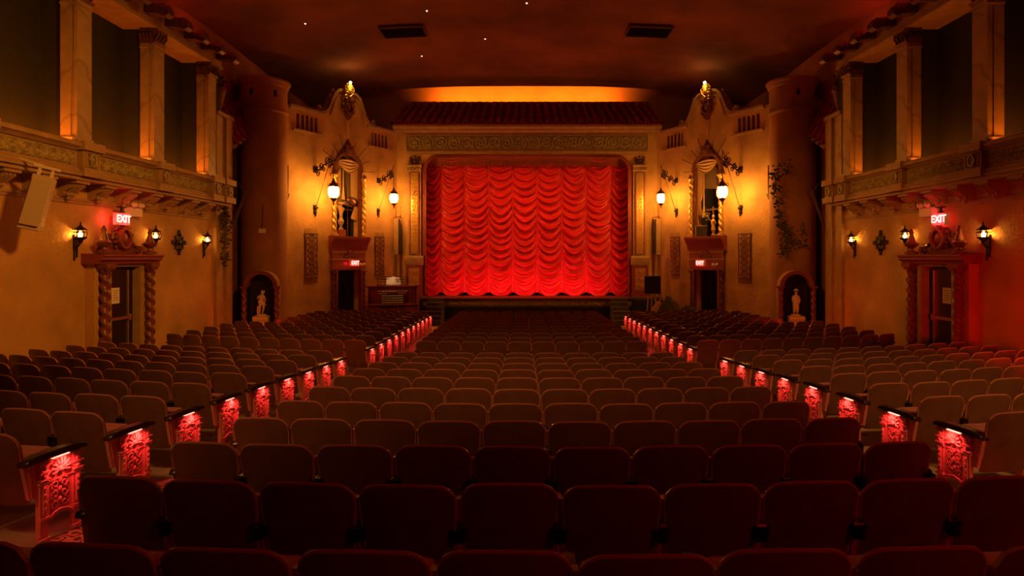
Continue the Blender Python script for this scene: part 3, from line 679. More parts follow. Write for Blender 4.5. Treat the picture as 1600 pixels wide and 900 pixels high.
def panel_mb():
    # decorated cast-iron aisle end; outer face towards +x, running along y
    mb = MB(); a, b = .15, .50
    arch = [(b-.06-(b-a-.12)*i/10, .115+.045*sin(pi*i/10)) for i in range(11)]
    mb.polyX([(a, .0), (a+.075, .0), (a+.06, .115)]+arch[::-1]+[(b-.06, .115), (b-.075, .0), (b, .0), (b-.01, .2), (b+.015, .60), (a-.02, .60), (a, .3)], -.012, .012)
    for y0 in (a, b-.065):
        mb.box(.012, .030, y0, y0+.065, .03, .60); mb.box(.030, .040, y0+.018, y0+.047, .20, .42)
        mb.box(.008, .050, y0-.012, y0+.077, 0, .02); mb.box(.010, .042, y0-.008, y0+.073, .155, .175)
        for z in (.43, .455, .51, .575): mb.box(.012, .046 if z in (.455, .51) else .038, y0-.012, y0+.077, z, z+.014)
        for z in (.24, .29, .34, .39): mb.ball((.040, y0+.032, z), (.01, .012, .016), 6, 4)
        mb.ball((.034, y0+.032, .485), (.014, .02, .018), 8, 4); mb.ball((.034, y0+.032, .545), (.014, .018, .018), 8, 4)
    cy = (a+b)/2
    for k in range(9):   # shell
        t = pi*(-.12+1.24*k/8); mb.tube([(.018, cy+.02*cos(t), .50+.02*sin(t)), (.034, cy+.055*cos(t), .505+.055*sin(t)), (.026, cy+.082*cos(t), .51+.082*sin(t))], .008, 5, r1=.013)
    mb.ball((.03, cy, .495), (.015, .022, .02), 8, 5)
    mb.ribbon([(0, 0), (0, 0)], .01, 0, 0) if False else None
    for e in (-1, 1):
        mb.tube([(x+.025, cy+e*p, z) for p, x, z in [(.125*cos(t_)+.0, 0, .47+.045*sin(t_)) for t_ in [pi*i/8 for i in range(0, 9)]]][:5], .008, 5)
        for z, rr in ((.385, .038), (.31, .040), (.235, .034)):
            mb.tube([(.018, cy+e*(.042+p[0]), p[2]) for p in spiral(0, z, rr, 1.3, e*pi/2, -e, 14)], .006, 5)
        mb.tube([(.02, cy, .19), (.026, cy+e*.06, .175), (.026, cy+e*.115, .135)], .009, 5)
        mb.tube([(.02, cy, .17), (.024, cy+e*.05, .155), (.024, cy+e*.10, .125)], .006, 5)
    for z in (.26, .34, .41): mb.ball((.018, cy, z), (.012, .018, .026), 8, 5)
    mb.box(.012, .022, a+.065, b-.065, .425, .437); mb.box(.012, .026, a+.06, b-.06, .585, .60)
    # fluted wing that hides the tipped seat hinge
    return mb
def wing_mb():
    mb = MB()
    for i in range(6):
        y = .035+.021*i; mb.polyX([(y, .60), (y+.020, .60), (y+.020+.05*(1-i/7), .34), (y+.004+.05*(1-i/7), .34)], -.02+.003*(i % 2), .012+.005*(i % 2))
    return mb
def aisle_arm_mb():
    mb = MB(); mb.polyX([(.02, .605), (.04, .645), (.12, .665), (.42, .665), (.52, .65), (.555, .625), (.54, .605), (.42, .612), (.12, .612)], -.04, .05); return mb
ME = dict(backrest=backrest_mb().mesh('backrest', ['wood_back', 'wood_edge_lit'], 50), seat_pan=seatpan_mb().mesh('seat_pan', ['velvet_seat', 'wood_back'], 45, bevel=.012),
          stand=stand_mb().mesh('stand', 'iron_stand'), armrest=arm_mb().mesh('armrest', 'wood_arm', 40, bevel=.006), cup=cup_mb().mesh('cup_holder', 'black_plastic'),
          panel=panel_mb().mesh('end_panel', 'iron_panel', 40), wing=wing_mb().mesh('hinge_cover', 'iron_panel', 30), aarm=aisle_arm_mb().mesh('aisle_armrest', 'wood_arm', 40, bevel=.006))
lens = MB(); lens.box(.014, .040, .25, .39, .600, .606); ME['lens'] = lens.mesh('lamp_lens', 'lamp_lens', 0)
ORD = 'first second third fourth fifth sixth seventh eighth ninth tenth eleventh twelfth'.split()
rear = [2.27+.892*k for k in range(11)]; front = [13.62+.892*k for k in range(11)]
def inside(x, y):
    lim = 9.32
    if y > 19.2: lim = 8.35
    if y > 21.4: lim = min(lim, AX-(y-AY)*(AX-BX)/(BY-AY)-.75)
    if y > 24.0 and x < -3.9: return False
    return abs(x)+.27 <= lim+.05
spots = []
for bank, rows_ in (('rear', rear), ('front', front)):
    for ri, rho in enumerate(rows_):
        wd = [.505]+[PW]*8+[.505]; x = -sum(wd)/2
        for i, wv in enumerate(wd):
            spots.append(('centre', bank, ri, i, x+wv/2, rho, wv)); x += wv
        if bank == 'rear' and ri == 0: continue
        for s in (-1, 1):
            x = 3.87
            for i in range(10):
                xx = s*(x+PW/2); y = rho+xx*xx/(2*RC)
                if inside(xx, y): spots.append(('organ' if s < 0 else 'easel', bank, ri, i, xx, rho, PW))
                x += PW
info = []
for sp in spots:
    blk, bank, ri, i, x, rho, wv = sp
    y = rho+x*x/(2*RC); z = zf(rho)
    px = 817+(x-CX)/y*930; py = 403-(z+.8-EYE)/y*930
    vis = -25 < px < 1625 and py < 905
    info.append((sp, x, y, z, vis, 930*wv/y))
n_side_visible = [q for q in info if q[4]]
key = sorted(n_side_visible, key=lambda q: (-(q[5]*(1.6 if (q[0][0] != 'centre' and q[0][3] == 0) else 1))))
single = set(q[0] for q in key[:298])
bulk = MB(); lo_back = backrest_mb(4, 0, 1, True); lo_pan = seatpan_mb(True); lo_stand = stand_mb(True)
nsingle = 0
for sp, x, y, z, vis, sz in info:
    blk, bank, ri, i, _, rho, wv = sp
    rz = math.atan(x/RC)+random.uniform(-.012, .012); ws = (wv/PW)
    aisle_end = blk != 'centre' and i == 0
    e = 1 if blk != 'easel' else -1       # the stand sits on the aisle side for the side blocks
    if sp in single:
        nsingle += 1
        if blk == 'centre':
            pos = f'{ORD[i]} from the organ-side aisle' if i < 5 else f'{ORD[9-i]} from the easel-side aisle'
        else: pos = f'{ORD[i]} from the aisle'
        if bank == 'rear':
            row = f'{ORD[ri]} row from the camera' if blk == 'centre' else f'{ORD[ri-1]} {blk}-side row from the camera'
        else: row = f'{ORD[ri]} row beyond the cross aisle' if blk == 'centre' else f'{ORD[ri]} {blk}-side row beyond cross aisle'
        if aisle_end: lab = f'aisle-end wooden seat with red-lit iron panel, {row}'
        else: lab = f'wooden tip-up seat, {row}, {pos}'
        t = thing('theatre_seat', lab, 'seat', (x, y, z), rz, 'wooden tip-up theatre seats')
        tilt = random.uniform(-.02, .02)
        b = link_mesh('backrest', ME['backrest'], t, (0, 0, 0), (tilt, 0, 0)); b.scale = (ws, 1, 1)
        p = link_mesh('seat_pan', ME['seat_pan'], t, (0, random.uniform(-.01, .01), 0)); p.scale = (ws, 1, 1)
        xs = e*wv/2
        if aisle_end:
            ry = 0 if e > 0 else pi
            pn = link_mesh('end_panel', ME['panel'], t, (xs, 0 if e > 0 else .65, 0), (0, 0, ry))
            pn['label'] = 'red-lit ornate cast-iron aisle end panel'
            link_mesh('hinge_cover', ME['wing'], t, (xs-e*.004, 0, 0)); link_mesh('aisle_armrest', ME['aarm'], t, (xs, 0, 0))
            link_mesh('lamp_lens', ME['lens'], t, (xs, 0 if e > 0 else .64, 0), (0, 0, ry))
        else:
            link_mesh('stand', ME['stand'], t, (xs, 0, 0)); link_mesh('armrest', ME['armrest'], t, (xs, 0, 0))
        if i == 9: link_mesh('stand', ME['stand'], t, (-xs if blk != 'easel' else wv/2, 0, 0)); link_mesh('armrest', ME['armrest'], t, (-xs if blk != 'easel' else wv/2, 0, 0))
        if blk == 'centre' and i == 0: link_mesh('stand', ME['stand'], t, (-wv/2, 0, 0)); link_mesh('armrest', ME['armrest'], t, (-wv/2, 0, 0))
        if not aisle_end and bank == 'rear' and ri < 7:
            link_mesh('cup_holder', ME['cup'], t, (xs, .04, .53))
    else:
        mt = Matrix.Translation((x, y, z)) @ Matrix.Rotation(rz, 4, 'Z')
        for src, off in ((lo_back, 0), (lo_pan, 2), (lo_stand, 3)):
            k = len(bulk.v); dx = e*wv/2 if off == 3 else 0
            bulk.add([(v[0]+dx, v[1], v[2]) for v in src.v], src.f); bulk.m[-len(src.f):] = [m_+off for m_ in src.m]; bulk.xf(mt, k)
    if aisle_end and y < 25:
        mt = Matrix.Translation((x, y, z)) @ Matrix.Rotation(rz, 4, 'Z')
        P = mt @ Vector((e*(wv/2+.085), .32, .59)); Q = mt @ Vector((e*(wv/2-.02), .32, 0))
        light('SPOT', 'aisle_light', P, 6.5, (1, .065, .055), .03, aim=Q, spot=150, blend=.5)
o = bulk.build('theatre_seats', ['wood_back', 'wood_edge_lit', 'velvet_seat', 'iron_stand'], smooth=50)
tag(o, 'small far rows of wooden seats in front of the stage and near the walls', 'seats', kind='stuff')
print('SEATS single', nsingle, 'of', len(info), 'visible', len(n_side_visible))
# ------------------------------------------------------------------ things on the angled walls
def hz(t, py):   # height of photo row py seen at t on the organ-side angled wall
    y = AY+(BY-AY)/AL*t; return EYE+(403-py)*y/930
def tcol_mesh(name, h, r, m, base=.10, cap=.14):
    mb = MB(); twisted(mb, 0, 0, base, h-cap, r)
    mb.box(-r*1.5, r*1.5, -r*1.5, r*1.5, 0, base*.6); mb.lathe([(r*1.4, base*.6), (r*1.45, base*.8), (r*1.1, base)], n=14)
    mb.lathe([(r*1.05, h-cap), (r*1.15, h-cap+.02), (r*1.05, h-cap+.03), (r*1.5, h-.03)], n=14); mb.box(-r*1.6, r*1.6, -r*1.6, r*1.6, h-.03, h)
    for k in range(4):
        a = pi/4+pi/2*k; mb.ball((r*1.45*cos(a), r*1.45*sin(a), h-.055), (.03, .03, .035), 6, 4)
    return mb.mesh(name, m, 50)
COLW = tcol_mesh('twisted_column', 2.25, .085, 'gold'); COLD = tcol_mesh('twisted_column', 2.45, .07, 'carved'); COLN = tcol_mesh('twisted_column', 1.72, .075, 'carved')
def arched_window(s, nm, side):
    r = tag(thing(nm, f'tall arched niche with draped curtains above the {side}-side stage door', None, aw(s, SC), arz(s)), kind='structure')
    z0 = 3.90; zs_ = 6.70; hw = .66
    m = MB(); arc = [(-hw-.05, z0), (-hw-.05, zs_)]+[(-(hw+.05)*cos(a), zs_+(hw+.05)*sin(a)) for a in [pi*i/18 for i in range(19)]]+[(hw+.05, zs_), (hw+.05, z0)]
    m.ribbon(arc, .12, -.10, .05); m.ribbon([(x*1.10, z if z < 6.8 else z+.05) for x, z in arc[2:-2]], .05, -.15, -.02)
    m.build('arch_frame', 'carved', r)
    for e in (-1, 1):
        c = link_mesh('twisted_column', COLW, r, (e*.83, -.14, z0+.03)); c.scale = (1, 1, 1.12)
        m = MB(); m.tube(spiral(e*.86, z0+2.62, .10, 1.3, -pi/2, e, 14, -.14), .03, 5); m.ball((e*.86, -.14, z0+2.66), (.05, .05, .07), 8, 5); m.build('scroll', 'bronze', c.parent)
    m = MB(); m.box(-.16, .16, -.2, 0, 7.38, 7.72); m.box(-.2, .2, -.23, 0, 7.70, 7.76); m.ball((0, -.2, 7.55), (.1, .07, .13), 8, 6); m.lathe([(.14, 7.76), (.07, 7.86), (.02, 8.02), (0, 8.06)], 0, -.08, 8)
    for e in (-1, 1): m.tube(spiral(e*.24, 7.5, .10, 1.3, -pi/2, e, 14, -.12), .025, 5)
    m.build('keystone', 'carved', r)
    for k, a in enumerate([.08, .45, .85, 1.25, pi-1.25, pi-.85, pi-.45, pi-.08]):
        m = MB(); L0, L1 = .80, 1.35 if k % 2 else 1.55; m.tube([(L0*cos(a), -.05, zs_+L0*sin(a)), (L1*cos(a), -.09, zs_+L1*sin(a))], .012, 5); m.build('sunburst_rod', 'iron', r)
    # drapes
    d = MB()
    d.grid(lambda u, v: (-.56+1.12*u, -.04-.06*abs(sin(v*4.5*pi))-.03*v, 7.24-.16*(2*u-1)**2-.12*v-(.02+.52*v)*(1-(2*u-1)**2)), 20, 40)
    d.build('swag', 'drape_gold', r)
    def curtain(x0, x1, z1, zz0, y, tie, matn, name='drape', folds=7):
        def fn(u, v):
            z = z1+(zz0-z1)*v; pin = 1-.6*math.exp(-((v-.78)/.14)**2) if tie else 1
            cxm = x0 if tie < 0 else x1
            x = x0+(x1-x0)*u; x = cxm+(x-cxm)*pin if tie else x
            return (x, y+.035*sin(u*2*pi*folds), z-.1*u*v)
        m = MB(); m.grid(fn, folds*8, 14); return m.build(name, matn, r)
    curtain(-.64, -.30, 7.0, 5.1 if s < 0 else 4.9, .08, -1, 'drape_gold'); 
    if s < 0: curtain(.28, .64, 7.0, 4.7, .08, 1, 'drape_gold')
    curtain(-.40, .52, 7.1, 5.3 if s < 0 else 6.0, .22, 0, 'drape_dark', 'inner_drape', 10)
    m = MB(); zt_ = 5.75 if s < 0 else 5.0; xx = -.22; m.tube([(xx, .0, 6.9), (xx, .0, zt_+.2)], .022, 5); m.lathe([(0, zt_+.24), (.04, zt_+.2), (.03, zt_+.14), (.075, zt_-.28), (0, zt_-.28)], xx, 0, 10); m.build('tassel', 'drape_gold', r)
    m = MB(); m.box(-.03, .03, .3, .36, 3.9, 5.2); m.box(-.6, .6, .3, .36, 5.05, 5.11); m.box(.30, .34, .3, .34, 3.9, 6.2); m.build('mullion', 'carved', r)
    return r
arched_window(-1, 'window_1', 'organ'); arched_window(1, 'window_2', 'easel')
def vase():
    p = aw(-1, SC-.42, .07, 3.92); t = thing('urn_vase', 'pale stone baluster vase on a block in the organ-side arched niche', 'vase', p, arz(-1))
    MB().box(-.17, .17, -.12, .15, 0, .26).build('block', 'red_paint', t)
    m = MB(); m.lathe([(0, .26), (.10, .26), (.11, .30), (.05, .36), (.045, .42), (.11, .52), (.13, .62), (.07, .74), (.05, .82), (.09, .98), (.145, 1.12), (.15, 1.18), (.06, 1.2), (.05, 1.28), (.16, 1.36), (.165, 1.40), (.12, 1.40), (0, 1.36)], n=20); m.build('body', 'plaster', t)
    m = MB(); m.ball((.05, .02, 1.62), (.26, .12, .17), 10, 6); m.xf(Matrix.Rotation(.35, 4, 'Y')); m.build('shade_disc', 'bronze', t)
vase()
def niche_box():
    t = thing('framed_box', 'dark box with pale frame standing in the easel-side arched niche', 'box', aw(1, SC+.25, .1, 3.92), arz(1))
    MB().box(-.30, .30, -.02, .2, 0, .44).build('body', 'door_dark', t); m = MB(); m.ribbon([(-.31, .0), (-.31, .45), (.31, .45)], .03, -.05, 0); m.build('frame', 'plaster', t)
    t = thing('niche_figurine', 'small pale figurine holding leaves beside the easel-side niche column', 'figurine', aw(1, SC-.45, .17, 3.93), arz(1))
    m = MB(); m.lathe([(.09, 0), (.10, .04), (.05, .08), (.05, .14)], n=12); m.build('foot', 'gold', t)
    m = MB(); m.lathe([(.05, .14), (.10, .24), (.07, .40), (.10, .55), (.06, .68), (.03, .72)], n=12); m.ball((0, 0, .80), (.065, .065, .085), 10, 7); m.tube([(.08, 0, .60), (.16, -.05, .52), (.12, -.12, .62)], .028, 6); m.tube([(-.08, 0, .60), (-.2, -.02, .68), (-.28, -.05, .86)], .028, 6); m.build('body', 'gold', t)
    m = MB()
    for k in range(14): a = k*.9; m.ball((-.28+.22*cos(a)*(k/14), -.05, .92+.3*sin(a)*(k/14)), (.07, .02, .035), 6, 4)
    tag(m.build('leaves', 'leaf', t), kind='stuff')
niche_box()
def stage_door(s, nm, side):
    r = tag(thing(nm, f'carved doorway with dark opening under the {side}-side niche', None, aw(s, SC), arz(s)), kind='structure')
    prof = [(0, 3.30), (-.14, 3.30), (-.14, 3.36), (-.17, 3.40), (-.20, 3.55), (-.30, 3.70), (-.36, 3.80), (-.36, 3.90), (0, 3.92)]
    m = MB(); molding(m, -1.02, 1.02, prof); m.build('cornice', 'red_paint', r)
    m = MB(); m.box(-.94, .94, -.13, 0, 2.50, 3.30); m.build('frieze_board', 'red_paint', r)
    m = MB(); m.box(-.96, .96, -.16, 0, 3.22, 3.27); m.box(-.96, .96, -.16, 0, 2.92, 2.97); m.build('fillet', 'plaster', r)
    m = MB()
    for e in (-1, 1):
        for k, (x, z, q) in enumerate(((.12, 3.2, .07), (.22, 3.12, .06), (.30, 3.05, .05))): m.tube(spiral(e*x, z, q, 1.3, -pi/2, e, 12, -.19), .018, 5)
    m.ball((0, -.18, 3.24), (.08, .06, .10), 8, 6); m.polyY([(-.36, 3.0), (.36, 3.0), (.0, 3.34)], -.17, -.13); m.build('crest', 'carved', r)
    m = MB(); m.ribbon([(-.70, -.3), (-.70, 2.45), (-.62, 2.55), (.62, 2.55), (.70, 2.45), (.70, -.3)], .10, -.16, 0); m.build('door_frame', 'red_paint', r)
    for e in (-1, 1):
        c = link_mesh('twisted_column', COLD, r, (e*.84, -.10, .0)); c.scale = (1, 1, 1.0)
    m = MB(); m.grid(lambda u, v: (-.6+1.2*u, .25+.04*sin(u*50), 2.5-2.8*v), 60, 2); m.build('door_drape', 'door_dark', r)
stage_door(-1, 'door_1', 'organ'); stage_door(1, 'door_2', 'easel')
def text(parent, s, size, loc, rot, m, name='lettering', ext=.004):
    c = bpy.data.curves.new(name, 'FONT'); c.body = s; c.size = size; c.align_x = 'CENTER'; c.align_y = 'CENTER'; c.extrude = ext; c.offset = .004*size/.2
    c.materials.append(M[m]); o = bpy.data.objects.new(name, c); C.objects.link(o); bpy.context.view_layer.update(); me = bpy.data.meshes.new_from_object(o.evaluated_get(bpy.context.evaluated_depsgraph_get())); bpy.data.objects.remove(o)
    o = bpy.data.objects.new(name, me); C.objects.link(o); o.parent = parent; o.location = loc; o.rotation_euler = rot; return o
def exit_sign(loc, rz, label, w_=.44, h_=.26, arm=True, e=60, mat_='exit_face'):
    t = thing('exit_sign', label, 'sign', loc, rz, 'lit red exit signs')
    m = MB(); m.box(-w_/2, w_/2, -.05, .05, -h_/2, h_/2); m.build('housing', 'exit_face', t)
    m = MB(); m.ribbon([(-w_/2, -h_/2), (w_/2, -h_/2), (w_/2, h_/2), (-w_/2, h_/2)], .02, -.06, .06, closed=True); m.build('frame', 'white_paint', t)
    text(t, 'EXIT', h_*.92, (0, -.056, 0), (pi/2, 0, 0), 'exit_letters')
    if arm: m = MB(); m.box(-.06, .06, -.04, .04, h_/2, h_/2+.05); m.box(-.02, .02, -.02, .02, h_/2+.05, h_/2+.14); m.box(-.10, .10, -.06, .06, h_/2+.14, h_/2+.17); m.build('bracket', 'iron', t)
    light('POINT', 'exit_glow', (0, -.22, -.02), e, (1, .02, .05), .08, parent=t); light('POINT', 'exit_glow', (-.3, .12, -.02), e*.5, (1, .02, .05), .06, parent=t)
    return t
for s, side in ((-1, 'organ'), (1, 'easel')):
    exit_sign(aw(s, SC+.12, .30, hz(SC, 411)), arz(s), f'small lit red exit sign above the dark {side}-side stage door', .42, .24, False, 1.6)
    t = thing('emergency_light', f'twin round emergency lamps beside the {side}-side stage exit sign', 'light', aw(s, SC+(.62 if s < 0 else -.62), .24, hz(SC, 414)), arz(s))
    m = MB(); m.box(-.05, .05, .0, .12, -.05, .05); m.build('housing', 'white_paint', t)
    for x in (-.1, .1): MB().ball((x, -.03, .02), (.065, .05, .065), 10, 6).build('lamp_head', 'white_paint', t)
# ---- tapestries
def tapestry_fac():
    r = thing('wall_tapestry', '', 'tapestry'); w_, h_ = .62, 1.75
    def f(u, v): return (-w_/2+w_*u, -.03-.012*sin(v*9+u*2)-.01*sin(u*7), h_/2-h_*v)
    m = MB(); m.grid(f, 8, 24); m.build('cloth', 'tapestry', r)
    m = MB()
    for e in (-1, 1): m.grid(lambda u, v: (e*(w_/2-.035)+.05*(u-.5), -.052-.012*sin(v*9), h_/2-.05-(h_-.1)*v), 1, 20)
    n = 7
    for k in range(n):
        z = h_/2-.16-(h_-.32)*k/(n-1); q = .095
        m.ribbon([(q*1.5*cos(a)*(1+.25*cos(4*a)), z+q*sin(a)*(1+.25*cos(4*a))) for a in [2*pi*i/20 for i in range(20)]], .022, -.062, -.045, closed=True)
        m.ball((0, -.055, z), (.045, .012, .03), 6, 4)
        for e in (-1, 1): m.tube(spiral(e*.19, z+.12*0, .05, 1.2, 0, e, 8, -.058), .009, 4); m.tube(spiral(e*.10, z+.12, .04, 1.2, 0, -e, 8, -.058), .008, 4)
    m.build('woven_pattern', 'tapestry_dark', r)
    m = MB(); m2 = MB()
    for k in range(30):
        x = -w_/2+w_*(k+.5)/30
        m.tube([(x, -.035, h_/2), (x+random.uniform(-.012, .012), -.03, (h_/2+random.uniform(.20, .25)))], .007, 3); m2.tube([(x, -.035, -h_/2), (x+random.uniform(-.012, .012), -.03, -(h_/2+random.uniform(.20, .25)))], .007, 3)
    for q in (m, m2): tag(q.build('fringe', 'tapestry', r), kind='stuff')
    m = MB(); m.tube([(-w_/2-.04, -.035, h_/2), (w_/2+.04, -.035, h_/2)], .018, 6); m.build('rod', 'iron', r); m = MB(); m.tube([(-w_/2-.03, -.035, -h_/2), (w_/2+.03, -.035, -h_/2)], .014, 6); m.build('rod', 'iron', r)
    return r
tp = tapestry_fac(); first = True
for s, side in ((-1, 'organ'), (1, 'easel')):
    for t, lb in ((1.22, f'long fringed brown tapestry between {side}-side round tower and stage door'), (5.05, f'fringed brown tapestry between {side}-side stage door and proscenium')):
        p = aw(s, t, 0, hz(t, 400))
        if first: tp.location = p; tp.rotation_euler = (0, 0, arz(s)); tp['label'] = lb; first = False; tp['group'] = 'fringed wall tapestries'
        else: q = dup(tp, p, arz(s), lb, 'fringed wall tapestries')
        if t > 2: (tp if False else q).scale = (.92, 1, .96)
# ---- hanging lanterns on scrolled brackets
def lantern_fac():
    r = thing('bracket_lantern', '', 'lantern')
    # built with the wall at y=0, the room at -y, lantern hangs at y=-.95, z=0 is the glass centre
    Y0 = -.95
    m = MB(); m.box(-.07, .07, -.03, 0, .75, .98); m.ball((0, -.05, .86), (.10, .06, .12), 8, 5)
    m.tube([(0, -.03, .84), (0, -.25, .86), (0, -.5, 1.02), (0, -.72, 1.05), (0, Y0, 1.12)], .024, 6)
    def sp(cy, cz, q, a0, d): m.tube([(0, p[0]+cy, p[2]+cz) for p in spiral(0, 0, q, 1.4, a0, d, 14)], .019, 5)
    for cy, cz, q, a0, d in ((-.16, .72, .11, pi/2, 1), (-.34, .98, .11, -pi/2, 1), (-.46, .86, .09, pi/2, -1), (-.62, 1.16, .12, -pi/2, -1), (-.80, 1.20, .12, -pi/2, 1), (-.74, .94, .08, pi/2, 1), (-.88, 1.0, .06, pi/2, -1)): sp(cy, cz, q, a0, d)
    for k in range(12):
        m.ball((.03*(-1)**k, -.12-.07*k, .86+.022*k+.07*sin(k*2.1)), (.03, .04, .028), 6, 4)
    m.build('scroll_bracket', 'iron', r)
    m = MB(); m.tube([(0, Y0, 1.5), (0, -.04, -.55)], .013, 5); m.build('stay_rod', 'bronze', r)
    m = MB(); m.box(-.07, .07, -.03, 0, -.72, -.40); m.ball((0, -.06, -.50), (.07, .05, .07), 8, 5); m.ball((0, -.05, -.64), (.05, .045, .06), 8, 5); m.ball((0, -.05, -.76), (.03, .03, .05), 6, 4)
    for e in (-1, 1): m.tube([(p[0], p[1], p[2]) for p in spiral(e*.08, -.5, .05, 1.2, 0, e, 10, -.04)], .012, 4)
    m.build('wall_rosette', 'iron', r)
    m = MB(); m.tube([(0, Y0, 1.5), (0, Y0, .42)], .012, 5); m.lathe([(0, .50), (.03, .48), (.04, .42), (.06, .38), (.10, .33), (.155, .26), (.185, .22), (.18, .19), (0, .20)], 0, Y0, 12)
    for k in range(8): a = 2*pi*k/8; m.tube([(.17*cos(a), Y0+.17*sin(a), .20), (.21*cos(a), Y0+.21*sin(a), .27), (.19*cos(a), Y0+.19*sin(a), .33)], .012, 4)
    m.lathe([(0, -.44), (.02, -.42), (.03, -.36), (.02, -.33), (.05, -.30), (.09, -.26), (.12, -.22), (.13, -.19), (0, -.19)], 0, Y0, 12)
    for k in range(6):
        a = 2*pi*k/6+.3; m.tube([(.175*cos(a), Y0+.175*sin(a), .20), (.205*cos(a), Y0+.205*sin(a), .05), (.195*cos(a), Y0+.195*sin(a), -.08), (.13*cos(a), Y0+.13*sin(a), -.21)], .017, 4)
        for zz in (.12, -.1): m.ball((.205*cos(a), Y0+.205*sin(a), zz), .016, 5, 3)
    m.build('cage', 'bronze', r)
    m = MB(); m.lathe([(0, -.20), (.09, -.19), (.155, -.12), (.18, 0), (.17, .12), (.15, .19), (0, .20)], 0, Y0, 16); m.build('glass', 'glass_lantern', r)
    return r
ln = lantern_fac()
first = True
for s, side in ((-1, 'organ'), (1, 'easel')):
    for t, py, lb, sc1 in ((1.42, 303, f'larger glowing lantern on scrolled bracket beside the {side}-side arched niche', 1.12), (4.98, 312, f'glowing lantern on scrolled bracket between {side}-side niche and proscenium', 1.0)):
        p = aw(s, t, 0, hz(t, py)-.0)
        if first: o = ln; first = False; o.location = p; o.rotation_euler = (0, 0, arz(s)); o['label'] = lb; o['group'] = 'bracket lanterns'
        else: o = dup(ln, p, arz(s), lb, 'bracket lanterns')
        o.scale = (sc1,)*3
